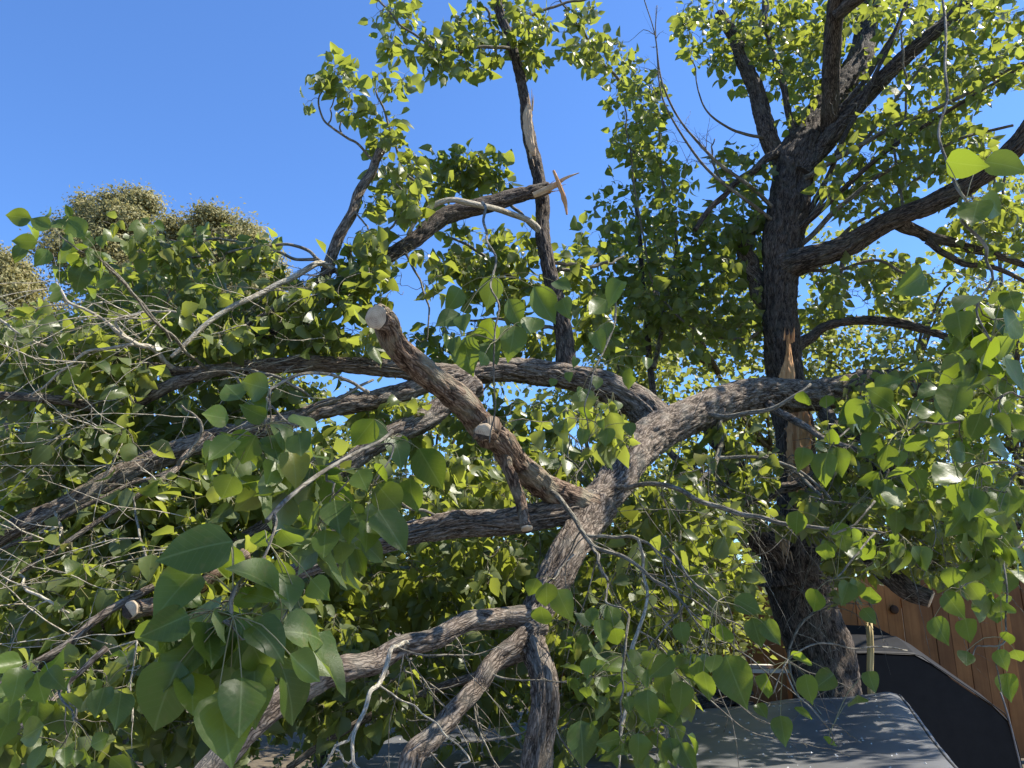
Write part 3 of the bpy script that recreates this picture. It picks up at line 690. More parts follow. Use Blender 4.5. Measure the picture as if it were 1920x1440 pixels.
# ------------------------------------------------------------------ planter, splinter stake and bark heap behind the table
pw = noise_mat('pale_board', (0.5, 0.44, 0.36), (0.68, 0.62, 0.53), 12, 0.7, 0.2, .004, (.1, 1, 1))
P0, P1 = at(1392, 1262, 6.0), at(1478, 1320, 6.0)
pl = thing('planter', 'low brown planter box with pale top boards beside the trunk', 'planter', (P0[0], 6.0, 0.05))
pd = P1[0] - P0[0]
Vb, Fb = box(0, pd, 0, .02, 0, P0[2] - .05); o = obj('front_panel', mesh('front_panel', Vb, Fb, f_m, smooth=False)); o.parent = pl
Vb, Fb = box(0, pd, .38, .40, 0, P0[2] - .05); o = obj('back_panel', mesh('back_panel', Vb, Fb, f_m, smooth=False)); o.parent = pl
for (ya, yb) in ((-.02, .07), (.33, .42)):
    Vb, Fb = box(-.02, pd + .02, ya, yb, P0[2] - .048, P0[2] - .026); o = obj('rim_board', mesh('rim_board', Vb, Fb, pw, smooth=False)); o.parent = pl
for xa in (0.0, pd - .02):
    Vb, Fb = box(xa, xa + .02, .022, .378, 0, P0[2] - .05); o = obj('side_panel', mesh('side_panel', Vb, Fb, f_m, smooth=False)); o.parent = pl

stk_m = noise_mat('yellow_cane', (0.36, 0.26, 0.1), (0.6, 0.47, 0.22), 16, .6, .3, .003, (1, 1, .05))
sb = at(1633, 1400, 5.75); stake = thing('splintered_stake', 'upright yellow ribbed stick behind the grey cover', 'stick', (sb[0], sb[1], 0.0))
P = np.array([[sb[0], sb[1], 0.0], at(1633, 1290, 5.75), at(1632, 1220, 5.75), at(1629, 1165, 5.75)])
for k in range(7):
    a = k / 6 * 6.283; off = np.array([math.cos(a), math.sin(a), 0]) * (.014 if k < 6 else 0)
    Pk = P + off; Pk[-1, 2] -= random.uniform(0, .03)
    V, F, bk_, rid, C, rr = tube(Pk, [.011] * 4, step=.08, sides=8, bark=0, wob=.002)
    o = obj('cane', mesh('cane', V - np.array([sb[0], sb[1], 0]), F, stk_m)); o.parent = stake

b = MB(); rg = np.random.default_rng(4)
for _ in range(70):
    c = at(rg.uniform(1285, 1400), 1318 - 22 * rg.random() ** 2, rg.uniform(5.5, 5.95)); c[2] *= rg.uniform(.75, 1.0)
    d = nrm(rg.normal(0, 1, 3) * [1, 1, .35]); l_ = rg.uniform(.04, .12)
    V, F, bk_, rid, C, rr = tube(np.array([c - d * l_, c + rg.normal(0, .01, 3), c + d * l_]), [.016, .028, .012], step=.03, sides=7, bark=0, seed=int(rg.integers(99)))
    b.add(V, F, bk=bk_, rid=rid)
db = b.build('bark_debris', M_BARKT, None, smooth=False, kind='stuff'); db['label'] = 'heap of dark broken bark behind the grey cover'; db['category'] = 'debris'
mo = []
P = [at(1345, 1312, 5.75)]
V = []
for i in range(9):
    for j in range(16):
        a = j / 16 * 6.283; t = i / 8
        V.append([P[0][0] + math.cos(a) * (.55 - .42 * t) * (1 + .1 * math.sin(3 * a + i)), 5.95 + math.sin(a) * (.45 - .35 * t), (P[0][2] - .02) * (1 - (1 - t) ** 2)])
ix = np.arange(144).reshape(9, 16)
mound = obj('soil_mound', mesh('soil_mound', np.array(V), [np.stack([ix[:-1], np.roll(ix[:-1], -1, 1), np.roll(ix[1:], -1, 1), ix[1:]], -1).reshape(-1, 4), ], soil_m), kind='structure')

# ================================================================== THE BROKEN TREE
base = at(1556, 1440, 6.0); base[2] = 0
T1 = Tree('broken_tree', 'tall standing tree with a split dark trunk and torn orange wood', 'tree', base)
T1.branch([(1600, 1640, 6.1, 190), (1575, 1500, 6.05, 140), (1553, 1370, 6.0, 124), (1535, 1240, 6.0, 116), (1505, 1130, 6.0, 122), (1488, 1050, 6.0, 126), (1495, 980, 6.0, 100),
           (1497, 900, 6.0, 76), (1490, 820, 6.0, 72), (1478, 740, 6.0, 70), (1467, 640, 6.0, 66), (1463, 540, 6.0, 66), (1470, 450, 6.0, 74), (1482, 370, 6.03, 80), (1492, 305, 6.08, 78), (1512, 262, 6.15, 60)], M_BARKT, 'trunk', bark=1.4, wob=.008)
T1.branch([(1470, 1090, 5.93, 84), (1432, 1010, 5.85, 66), (1392, 920, 5.7, 54), (1355, 840, 5.5, 46), (1325, 770, 5.35, 40)], M_BARKT, 'stem', bark=1.2)
T1.branch([(1490, 330, 6.06, 66), (1530, 245, 6.2, 60), (1578, 150, 6.4, 54), (1618, 60, 6.55, 50), (1645, -20, 6.7, 46), (1680, -150, 6.9, 36), (1710, -300, 7.1, 20)], M_BARKT, 'limb')
T1.branch([(1500, 330, 6.0, 46), (1560, 250, 6.0, 40), (1620, 180, 5.9, 36), (1690, 105, 5.8, 32), (1770, 40, 5.7, 30), (1860, -20, 5.6, 26), (1990, -90, 5.4, 20)], M_BARKT, 'limb')
T1.branch([(1478, 320, 6.1, 44), (1448, 265, 6.15, 40), (1418, 205, 6.2, 37), (1402, 150, 6.25, 34), (1384, 95, 6.3, 30), (1358, 45, 6.35, 26), (1348, 25, 6.36, 22)], M_BARKT, 'limb')
T1.branch([(1492, 260, 6.1, 18), (1468, 175, 6.2, 15), (1452, 105, 6.3, 13), (1435, 30, 6.4, 11), (1425, -60, 6.5, 8)], M_BARKT, 'limb', bark=.5)
T1.branch([(1478, 500, 5.95, 60), (1520, 487, 5.8, 52), (1570, 470, 5.7, 47), (1650, 432, 5.5, 44), (1750, 384, 5.3, 42), (1830, 334, 5.1, 41), (1900, 262, 4.9, 42), (1965, 190, 4.7, 40), (2080, 60, 4.3, 34), (2180, -200, 3.9, 26)], M_BARKT, 'limb', bark=1.2)
T1.branch([(1690, 418, 5.45, 28), (1740, 448, 5.5, 25), (1800, 462, 5.5, 22), (1870, 478, 5.5, 18), (1960, 500, 5.5, 12)], M_BARKT, 'limb', bark=.7)
T1.branch([(1740, 450, 5.5, 16), (1800, 490, 5.45, 14), (1880, 510, 5.4, 11), (1950, 540, 5.4, 8)], M_BARKT, 'limb', bark=.5)
T1.branch([(1480, 660, 6.0, 30), (1510, 640, 6.0, 24), (1545, 614, 5.95, 21), (1600, 603, 5.9, 20), (1680, 607, 5.8, 20), (1760, 622, 5.7, 17), (1850, 655, 5.6, 12)], M_BARKT, 'limb', bark=.7)
T1.branch([(1458, 575, 6.05, 46), (1424, 540, 6.1, 42), (1398, 500, 6.12, 38), (1395, 462, 6.15, 36), (1415, 432, 6.2, 34), (1450, 415, 6.25, 32)], M_BARK, 'limb', bark=.9)
T1.branch([(1465, 280, 6.05, 20), (1420, 310, 5.95, 18), (1370, 352, 5.9, 15), (1330, 398, 5.85, 13), (1303, 432, 5.8, 11)], M_BARKT, 'limb', bark=.5)
for pts in ([(1475, 412, 6.05, 12), (1400, 345, 5.8, 9), (1330, 290, 5.7, 7), (1275, 225, 5.6, 5), (1240, 150, 5.55, 4), (1222, 50, 5.5, 3), (1205, -10, 5.5, 2)],
            [(1478, 432, 6.05, 11), (1390, 370, 5.75, 8), (1310, 300, 5.65, 6), (1250, 200, 5.6, 4), (1228, 90, 5.6, 3), (1232, 10, 5.6, 2)],
            [(1452, 262, 6.16, 9), (1370, 240, 6.0, 6), (1325, 200, 5.95, 4), (1305, 150, 5.95, 3), (1290, 90, 5.95, 2)],
            [(1482, 352, 6.03, 14), (1600, 280, 5.7, 12), (1720, 215, 5.5, 10), (1830, 165, 5.3, 8), (1940, 110, 5.1, 6)],
            [(1472, 452, 6.03, 16), (1545, 390, 5.7, 14), (1640, 300, 5.5, 11), (1760, 220, 5.3, 9), (1920, 120, 5.1, 6)],
            [(1477, 482, 6.03, 14), (1560, 400, 5.7, 12), (1650, 330, 5.6, 10), (1780, 270, 5.4, 8), (1900, 235, 5.2, 6)],
            [(1477, 472, 6.03, 15), (1535, 370, 5.9, 13), (1590, 250, 5.8, 11), (1650, 120, 5.8, 9), (1700, 0, 5.8, 7)],
            [(1482, 467, 6.03, 12), (1570, 340, 5.8, 10), (1660, 210, 5.7, 8), (1760, 90, 5.6, 6), (1830, 0, 5.5, 5)],
            [(1505, 300, 6.1, 18), (1560, 230, 6.1, 15), (1640, 120, 6.1, 12), (1700, 20, 6.1, 10), (1740, -60, 6.1, 8)],
            [(1477, 502, 6.03, 10), (1580, 440, 5.8, 8), (1700, 350, 5.7, 7), (1800, 300, 5.6, 5)],
            [(1482, 512, 6.03, 10), (1560, 510, 5.9, 8), (1640, 490, 5.8, 7), (1720, 520, 5.7, 5)],
            [(1385, 100, 6.3, 9), (1420, 60, 6.3, 8), (1445, -20, 6.3, 6)],
            [(1690, 430, 5.5, 8), (1680, 300, 5.5, 6), (1700, 180, 5.5, 5), (1690, 60, 5.5, 4)],
            [(1445, 600, 6.0, 9), (1380, 640, 6.0, 8), (1300, 620, 5.9, 6), (1240, 560, 5.9, 5), (1210, 470, 5.9, 5), (1190, 330, 5.9, 4), (1170, 180, 5.9, 3)],
            [(1400, 930, 5.7, 16), (1260, 850, 6.2, 16), (1220, 700, 6.4, 15), (1205, 560, 6.5, 13), (1200, 420, 6.6, 11), (1190, 300, 6.6, 9), (1195, 200, 6.6, 6)],
            [(1225, 690, 6.4, 12), (1250, 560, 6.4, 10), (1270, 440, 6.4, 8), (1240, 330, 6.4, 6), (1235, 220, 6.4, 4)],
            [(1360, 345, 5.9, 7), (1335, 310, 5.9, 5), (1340, 260, 5.9, 3)],
            ):
    T1.branch(pts, M_TWIG if pts[0][3] < 15 else M_BARKT, 'branch', bark=.4, wob=.012)
# limbs added above the picture, out of view, to shade the foreground leaves
T1.branch([(2.9, 6.1, 5.6, .10), (2.7, 5.2, 6.3, .085), (2.6, 4.2, 6.6, .07), (2.6, 3.0, 6.6, .055), (2.5, 1.6, 6.5, .04), (2.3, .2, 6.3, .02)], M_BARKT, 'limb', world=True, step=.06, sides=14)
T1.branch([(2.7, 5.3, 6.2, .07), (3.3, 4.2, 6.2, .06), (3.8, 2.8, 5.9, .05), (4.1, 1.4, 5.6, .035), (4.3, .2, 5.3, .02)], M_BARKT, 'limb', world=True, step=.06, sides=14)
over = []  # leaf points for the added unseen limbs, placed as a sun block
rg = np.random.default_rng(5)
for _ in range(640):
    p = np.array([rg.uniform(1.5, 5.2), rg.uniform(-.9, 3.0), 0]); p[2] = rg.uniform(4.6, 7.0)
    x_, y_, z_ = project(p)
    if y_ < -60 or z_ < 0.2: over.append(p)
T1.branch([(*at(1980, 170, 4.65), .06), (4.3, 5.0, 4.9, .055), (5.0, 5.4, 5.2, .045), (5.9, 5.7, 5.4, .02)], M_BARKT, 'limb', world=True, step=.06, sides=14)  # unseen limbs added off to the right; their leaves shade the table cover
T1.branch([(4.2, 5.0, 4.85, .05), (4.6, 6.0, 4.6, .04), (5.2, 6.9, 4.4, .03), (5.8, 7.4, 4.2, .015)], M_BARKT, 'limb', world=True, step=.06, sides=14)
T1.branch([(4.2, 5.0, 4.8, .05), (4.5, 4.5, 4.3, .04), (4.7, 3.9, 3.9, .025)], M_BARKT, 'limb', world=True, step=.06, sides=14)
for _ in range(560):  # added leaf points out of view, blocking sun from the grey cover
    p = np.array([rg.uniform(3.4, 6.8), rg.uniform(2.7, 5.7), rg.uniform(3.4, 6.8)])
    x_, y_, z_ = project(p)
    if x_ > 1990 or y_ < -60: over.append(p)
cr = [(1350, 60, 90, 80, 5.8, 7, 30), (1190, 210, 55, 110, 5.7, 6.8, 34), (1235, 340, 60, 130, 5.7, 6.8, 36), (1250, 480, 110, 110, 5.7, 6.9, 52), (1435, 90, 90, 100, 6, 7.2, 40),
      (1550, 80, 110, 100, 5.8, 7.2, 48), (1390, 310, 50, 50, 5.8, 6.6, 12), (1540, 200, 70, 60, 5.8, 7, 20), (1700, 190, 150, 80, 5, 6.8, 52), (1830, 90, 120, 100, 4.8, 6.8, 50),
      (1620, 330, 100, 70, 5.2, 6.6, 32), (1780, 285, 90, 50, 5, 6.4, 22), (1850, 430, 90, 70, 5, 6.6, 34), (1650, 530, 80, 45, 5.4, 6.6, 24), (1385, 430, 60, 80, 5.8, 6.8, 28), (1330, 570, 120, 90, 5.6, 6.9, 60),
      (1700, 30, 120, 50, 5.4, 7, 30), (1150, 470, 60, 90, 5.8, 6.6, 18), (1560, 560, 50, 40, 5.9, 6.8, 10), (1170, 600, 80, 80, 5.8, 6.8, 26), (1140, 380, 25, 50, 5.9, 6.3, 6), (1120, 90, 50, 60, 5.3, 6, 10)]
T1.grow([(*g[:6], g[6] * (1.3 if g[0] > 1300 else 1.1)) for g in cr], L=.098, per=7, down=.45, seed=11)
T1.grow_points(over, .095, 7, .4, np.random.default_rng(2), .0022, .02, .7, 0)
T1.bare([(1290, 250, 70, 90, 5.6, 5.9, 10), (1235, 110, 25, 90, 5.5, 5.7, 8), (1330, 320, 50, 50, 5.7, 5.9, 6)], 30, (-.25, 0, .7), M_TWIG, 3, ln=(.08, .3), r0=(.002, .0035))
# bare torn wood where the fallen limb ripped out of the trunk
torn(np.array([at(1478, 630, 5.74), at(1479, 665, 5.73), at(1477, 700, 5.72), at(1476, 760, 5.70)]), [.014, .022, .055, .06], .03, M_TORN, T1.base, T1.root, seed=1, label='orange torn wood high on the trunk')
torn(np.array([at(1500, 765, 5.73), at(1499, 800, 5.70), at(1497, 850, 5.68), at(1496, 900, 5.68), at(1494, 925, 5.7)]), [.05, .095, .085, .07, .03], .035, M_TORN, T1.base, T1.root, seed=2, label='broad orange torn wood below the fallen limb')
torn(np.array([at(1470, 1002, 5.62), at(1472, 1025, 5.62), at(1475, 1042, 5.62)]), [.03, .035, .006], .02, M_TORNP, T1.base, T1.root, seed=3)
torn_strip(np.array([at(1575, 1056, 5.6), at(1574, 1070, 5.6), at(1573, 1084, 5.6)]), [.03, .04, .01], .02, M_TORNP, T1.base, T1.root, seed=4)
torn_strip(np.array([at(1504, 225, 6.05), at(1504, 240, 6.05), at(1503, 255, 6.04)]), [.01, .025, .02], .02, M_TORNP, T1.base, T1.root, seed=5)
T1.finish(M_LEAF, 300, 21)

# ------------------------------------------------------------------ heavy arching limb with the sawn stub
T2 = Tree('fallen_limb', 'heavy grey arching fallen limb with a sawn reddish stub', 'fallen limb', at(1110, 960, 3.6))
T2.branch([(1600, 728, 5.45, 54), (1545, 734, 5.4, 64), (1480, 737, 5.25, 68), (1400, 738, 5.0, 74), (1320, 762, 4.7, 82), (1250, 812, 4.4, 88), (1200, 872, 4.1, 86), (1150, 930, 3.8, 76), (1100, 955, 3.6, 66), (1040, 967, 3.5, 58), (960, 976, 3.4, 55), (870, 975, 3.3, 52), (780, 987, 3.2, 49), (690, 1010, 3.1, 44), (600, 1045, 3.0, 38), (480, 1100, 2.9, 28)], M_BARK, 'limb', bark=1.3, label='thick arching grey limb')
T2.branch([(1105, 955, 3.6, 60), (1050, 930, 3.5, 56), (985, 872, 3.3, 56), (905, 795, 3.1, 62), (835, 733, 2.9, 58), (775, 672, 2.7, 55), (728, 614, 2.55, 54), (706, 596, 2.48, 56)], M_STUB, 'stub', bark=1.1, cut1=True, label='reddish-brown stub with a sawn end')
T2.branch([(918, 818, 3.14, 42), (912, 813, 3.0, 40), (907, 809, 2.86, 38)], M_STUB, 'side_stub', bark=.8, cut1=True, attach=False)
T2.branch([(945, 845, 3.18, 20), (962, 900, 3.17, 27), (978, 955, 3.15, 25), (988, 992, 3.1, 26)], M_STUB, 'side_stub', bark=.8, cut1=True, attach=False)
T2.branch([(1120, 950, 3.65, 72), (1085, 1025, 3.42, 72), (1045, 1088, 3.3, 66), (1016, 1150, 3.2, 60), (1014, 1230, 3.1, 54), (1012, 1320, 3.0, 58), (1000, 1440, 2.9, 62), (985, 1560, 2.8, 64)], M_BARK, 'limb', bark=1.2)
T2.branch([(1020, 1155, 3.2, 40), (945, 1166, 3.1, 40), (860, 1176, 3.0, 42), (760, 1197, 2.9, 47), (680, 1232, 2.8, 54), (600, 1272, 2.7, 58), (530, 1322, 2.6, 60), (440, 1400, 2.5, 62), (360, 1490, 2.4, 60)], M_BARK, 'limb', bark=1.2)
T2.branch([(1010, 1172, 3.18, 42), (930, 1238, 3.02, 40), (860, 1312, 2.9, 43), (800, 1402, 2.8, 48), (750, 1500, 2.7, 50)], M_BARK, 'limb', bark=1.1)
T2.branch([(1000, 1220, 3.3, 22), (900, 1265, 3.4, 20), (800, 1300, 3.5, 18), (640, 1370, 3.5, 16), (540, 1440, 3.5, 14)], M_BARK, 'branch', bark=.6)
for pts, mm in (([(1060, 925, 3.35, 13), (1085, 980, 3.2, 12), (1115, 1020, 3.1, 11), (1170, 1045, 3.0, 9), (1230, 1090, 2.9, 8), (1290, 1140, 2.8, 6)], M_TWIG),
                ([(1100, 1000, 3.15, 9), (1160, 1005, 3.1, 8), (1210, 1020, 3.1, 7), (1260, 1050, 3.05, 5)], M_TWIG),
                ([(1110, 1015, 3.1, 9), (1125, 1060, 3.0, 8), (1140, 1090, 2.95, 7)], M_TWIG),
                ([(770, 1190, 2.8, 9), (742, 1212, 2.6, 11), (722, 1260, 2.45, 11), (700, 1310, 2.35, 11), (668, 1360, 2.25, 10), (655, 1390, 2.2, 9), (657, 1425, 2.18, 8), (680, 1460, 2.15, 7)], M_PALE),
                ([(664, 1365, 2.25, 7), (636, 1400, 2.22, 7), (612, 1425, 2.2, 5), (600, 1445, 2.2, 4)], M_PALE),
                ([(655, 1415, 2.19, 6), (640, 1420, 2.17, 5), (628, 1405, 2.16, 4)], M_PALE),
                ([(862, 1388, 2.4, 4), (872, 1405, 2.4, 4), (866, 1430, 2.4, 5), (850, 1460, 2.4, 5)], M_PALE),
                ([(1160, 895, 3.7, 12), (1230, 905, 3.4, 11), (1310, 940, 3.2, 12), (1390, 965, 3.1, 12), (1460, 985, 3.0, 10), (1560, 990, 2.9, 8), (1660, 1000, 2.8, 5)], M_TWIG),
                ([(1205, 1000, 3.2, 7), (1212, 1080, 3.1, 8), (1208, 1150, 3.0, 8), (1180, 1230, 2.9, 10), (1170, 1330, 2.85, 9), (1160, 1440, 2.8, 8)], M_PALE),
                ([(1320, 780, 4.5, 14), (1400, 775, 4.4, 12), (1470, 755, 4.3, 9), (1520, 720, 4.3, 6)], M_TWIG),
                ([(1380, 760, 4.7, 14), (1350, 850, 4.5, 12), (1300, 920, 4.3, 9), (1290, 1000, 4.2, 7)], M_TWIG),
                ([(1440, 760, 5.0, 18), (1500, 795, 4.7, 18), (1560, 830, 4.4, 14), (1640, 850, 4.2, 10)], M_BARK),
                ([(1270, 860, 4.2, 9), (1275, 950, 4.0, 8), (1278, 1060, 3.9, 7), (1270, 1150, 3.8, 5)], M_PALE),
                ([(1400, 900, 4.5, 9), (1480, 870, 4.4, 8), (1560, 940, 4.3, 6)], M_TWIG),
                ([(1420, 850, 4.6, 10), (1500, 890, 4.4, 9), (1540, 930, 4.2, 7)], M_TWIG),
                ([(850, 985, 3.25, 8), (800, 960, 3.2, 7), (740, 940, 3.1, 6), (700, 900, 3.0, 5)], M_TWIG),
                ):
    T2.branch(pts, mm, 'branch', bark=.3, wob=.006)
T2.grow([(760, 1100, 150, 70, 3.6, 4.8, 50), (900, 1060, 130, 60, 3.6, 4.8, 36), (900, 1230, 150, 70, 3.5, 4.6, 30), (700, 1310, 130, 70, 3.2, 4.4, 22), (1100, 1150, 100, 110, 3.4, 4.6, 40), (1220, 1080, 110, 90, 3.3, 4.6, 36),
         (1200, 1280, 90, 90, 3.0, 4.2, 22), (860, 900, 110, 50, 3.5, 4.6, 22), (1100, 850, 110, 70, 3.9, 5.0, 30), (1250, 940, 90, 60, 3.8, 4.8, 22), (1350, 890, 100, 100, 4.2, 5.2, 28), (560, 1180, 130, 80, 3, 4.2, 34),
         (1320, 1030, 90, 90, 3.6, 4.8, 22), (1130, 780, 80, 50, 2.6, 3.4, 9), (1100, 1330, 90, 80, 3.2, 4.4, 16), (900, 1350, 120, 60, 3.6, 4.6, 10)], L=.088, per=8, down=.9, seed=31)
T2.bare([(1150, 1050, 160, 110, 2.9, 4.2, 30), (1350, 900, 130, 120, 3.8, 5, 26), (850, 1260, 200, 110, 2.6, 3.8, 18), (1230, 1200, 100, 120, 2.6, 3.6, 16), (1000, 820, 120, 60, 3.6, 4.6, 10)], 120, (.25, -.1, -.6), M_TWIG, 5)
T2.finish(M_LEAF, 300, 22)

# ------------------------------------------------------------------ limb drooping on the right
T6 = Tree('drooping_limb', 'dark tangled drooping limb above the orange fence', 'drooping limb', at(1640, 1040, 5.0))
T6.branch([(1560, 880, 5.5, 36), (1598, 950, 5.2, 42), (1638, 1035, 5.0, 46), (1685, 1085, 4.9, 50), (1746, 1124, 4.8, 38)], M_BARKT, 'limb', cut1=True)
T6.branch([(1630, 840, 5.4, 44), (1668, 900, 5.2, 50), (1705, 970, 5.0, 52), (1745, 1010, 4.9, 34), (1830, 1000, 4.7, 26), (1930, 980, 4.5, 18)], M_BARKT, 'limb')
T6.branch([(1590, 725, 5.5, 46), (1660, 715, 5.6, 40), (1740, 735, 5.6, 34), (1830, 770, 5.5, 26), (1940, 830, 5.4, 16)], M_BARKT, 'limb')
T6.branch([(1545, 775, 5.3, 30), (1600, 812, 5.1, 28), (1650, 850, 5.0, 24), (1730, 930, 4.8, 16)], M_BARKT, 'branch')
T6.branch([(1310, 940, 5.3, 30), (1420, 930, 5.2, 26), (1520, 900, 5.2, 22), (1600, 860, 5.2, 16)], M_BARK, 'branch')
for pts in ([(1600, 1010, 4.6, 9), (1700, 1030, 4.4, 9), (1790, 1070, 4.2, 7)], [(1690, 1050, 4.5, 9), (1770, 1060, 4.3, 8), (1800, 1068, 4.25, 6)], [(1650, 900, 4.7, 7), (1690, 960, 4.6, 6), (1720, 1040, 4.6, 5)],
            [(1700, 960, 4.8, 8), (1650, 1010, 4.7, 7), (1640, 1100, 4.6, 5)], [(1560, 1130, 4.7, 7), (1500, 1170, 4.6, 7), (1480, 1260, 4.5, 6), (1540, 1340, 4.4, 5)]):
    T6.branch(pts, M_TWIG, 'branch', bark=.3, wob=.008)
T6.grow([(1650, 980, 190, 90, 4.2, 5.4, 52), (1600, 850, 160, 90, 4.4, 5.6, 42), (1800, 1000, 130, 90, 3.8, 5.2, 44), (1720, 740, 170, 60, 4.6, 6, 44), (1850, 660, 90, 90, 4.6, 6, 32), (1700, 880, 160, 80, 3.8, 5, 34), (1480, 960, 70, 70, 4.6, 5.4, 8), (1540, 1080, 90, 40, 4.4, 5.2, 10)],
        L=.088, per=8, down=.9, seed=41)
T6.bare([(1620, 930, 160, 120, 4, 5.2, 30), (1500, 900, 100, 90, 4.6, 5.4, 20), (1800, 950, 130, 120, 3.8, 5, 20), (1540, 1150, 90, 90, 4.2, 5, 12)], 90, (.3, -.1, -.5), M_TWIG, 6)
T6.finish(M_LEAF, 300, 23)

# ------------------------------------------------------------------ upright leader
T3 = Tree('leader_limb', 'slender upright limb with a long pale scar against the sky', 'broken limb', at(1060, 690, 4.75))
T3.branch([(1062, 700, 4.78, 44), (1056, 610, 4.78, 37), (1036, 520, 4.8, 35), (1018, 440, 4.82, 33), (1019, 372, 4.84, 31), (1009, 300, 4.86, 29), (995, 232, 4.9, 28), (990, 180, 4.92, 24), (970, 108, 4.96, 22), (945, 42, 5.0, 20), (925, -20, 5.03, 18), (900, -140, 5.1, 14), (880, -280, 5.2, 8)], M_BARKT, 'limb', bark=1.1)
torn(np.array([at(992, 195, 4.80), at(989, 215, 4.79), at(991, 245, 4.785), at(996, 275, 4.77), at(1000, 292, 4.785)]), [.012, .034, .034, .026, .008], .012, M_TORNP, T3.base, T3.root, seed=8, label='long pale scar where the bark tore away')
for pts in ([(972, 90, 4.95, 9), (920, 92, 4.85, 8), (850, 98, 4.8, 7), (790, 75, 4.75, 6), (730, 25, 4.7, 5), (700, -20, 4.7, 4)], [(970, 85, 4.95, 8), (930, 50, 5.1, 7), (900, 10, 5.2, 6)], [(955, 60, 4.98, 9), (1000, 30, 5.0, 7), (1060, 10, 5.1, 6), (1120, -10, 5.1, 5)],
            [(1040, 490, 4.8, 9), (1080, 500, 4.8, 8), (1140, 490, 4.75, 6)], [(1045, 505, 4.8, 9), (1120, 500, 4.9, 7), (1170, 480, 5, 5)], [(1160, 150, 5.6, 7), (1120, 100, 5.5, 6), (1080, 40, 5.4, 5), (1040, -20, 5.3, 4)],
            [(1025, 450, 4.8, 10), (980, 400, 4.9, 8), (930, 360, 5.0, 7), (880, 330, 5.1, 6), (820, 320, 5.1, 4)], [(1035, 560, 4.8, 10), (960, 520, 4.9, 8), (890, 470, 5, 7), (830, 440, 5.1, 5)], [(1050, 620, 4.8, 9), (980, 610, 4.9, 8), (900, 600, 5, 6), (830, 600, 5, 4)]):
    T3.branch(pts, M_TWIG, 'branch', bark=.3, wob=.012)
T3.grow([(750, 45, 60, 50, 4.6, 5.1, 12), (860, 95, 75, 45, 4.6, 5.2, 20), (940, 40, 90, 55, 4.7, 5.4, 24), (1000, 100, 45, 35, 4.8, 5.2, 8), (1090, 60, 45, 55, 5.0, 5.5, 12), (880, 320, 85, 40, 4.7, 5.3, 24), (790, 340, 50, 40, 4.7, 5.3, 9), (900, 460, 110, 55, 4.7, 5.4, 28),
         (960, 540, 90, 55, 4.7, 5.4, 20), (1085, 480, 40, 50, 4.7, 5.2, 8), (860, 640, 100, 40, 4.8, 5.4, 16), (1100, 600, 60, 60, 4.8, 5.4, 12), (960, 640, 80, 40, 4.8, 5.4, 10)], L=.094, per=8, down=.5, seed=51)
T3.finish(M_LEAF, 300, 24)

# ------------------------------------------------------------------ long limb lying towards the left
T4 = Tree('fallen_limb', 'long dark fallen limb lying level across the heap of leaves', 'fallen limb', at(1000, 700, 4.6))
T4.branch([(1245, 808, 4.75, 76), (1190, 756, 4.8, 72), (1125, 708, 4.75, 62), (1050, 695, 4.7, 58), (970, 697, 4.5, 52), (880, 708, 4.35, 46), (800, 702, 4.2, 40), (720, 695, 4.1, 38), (600, 690, 4.0, 34), (480, 684, 3.9, 29), (360, 682, 3.8, 22), (270, 676, 3.75, 16), (180, 655, 3.7, 9)], M_BARK, 'limb', bark=1.2)
T4.branch([(880, 712, 4.35, 44), (780, 725, 4.2, 42), (690, 740, 4.05, 42), (600, 765, 3.95, 40), (520, 795, 3.85, 42), (440, 825, 3.75, 44), (340, 850, 3.65, 44), (240, 885, 3.55, 44), (120, 945, 3.45, 44), (0, 1012, 3.35, 40), (-120, 1075, 3.25, 34)], M_BARK, 'limb', bark=1.2)
T4.branch([(500, 686, 3.92, 26), (400, 695, 3.85, 26), (330, 722, 3.8, 28), (270, 750, 3.75, 28), (200, 762, 3.7, 24), (100, 748, 3.6, 20), (0, 742, 3.5, 16), (-100, 738, 3.4, 12)], M_BARK, 'limb', bark=1.0)
T4.branch([(890, 722, 4.3, 42), (800, 792, 4.1, 46), (710, 836, 3.95, 44), (630, 885, 3.85, 42), (540, 950, 3.7, 38), (420, 1030, 3.6, 34), (300, 1110, 3.5, 34), (150, 1200, 3.4, 30), (0, 1290, 3.3, 26)], M_BARK, 'limb', bark=1.1)
T4.branch([(400, 845, 3.5, 14), (300, 905, 3.4, 14), (200, 960, 3.3, 13), (80, 1050, 3.2, 11), (-30, 1130, 3.1, 9)], M_BARK, 'branch', bark=.5)
T4.branch([(330, 880, 3.5, 11), (200, 930, 3.4, 11), (60, 1000, 3.3, 11), (-40, 1050, 3.2, 9)], M_BARK, 'branch', bark=.5)
T4.branch([(460, 1040, 3.2, 24), (340, 1120, 3.05, 40), (260, 1140, 2.95, 40), (245, 1142, 2.92, 38)], M_STUB, 'side_stub', bark=1, cut1=True, attach=False)
T4.branch([(330, 1090, 3.1, 18), (220, 1135, 3.0, 20), (140, 1195, 2.9, 20), (60, 1250, 2.85, 16), (-40, 1300, 2.8, 12)], M_BARK, 'branch', bark=.5)
T4.branch([(200, 1215, 2.6, 14), (120, 1290, 2.5, 14), (40, 1360, 2.4, 12), (-30, 1410, 2.4, 10)], M_BARK, 'branch', bark=.4)
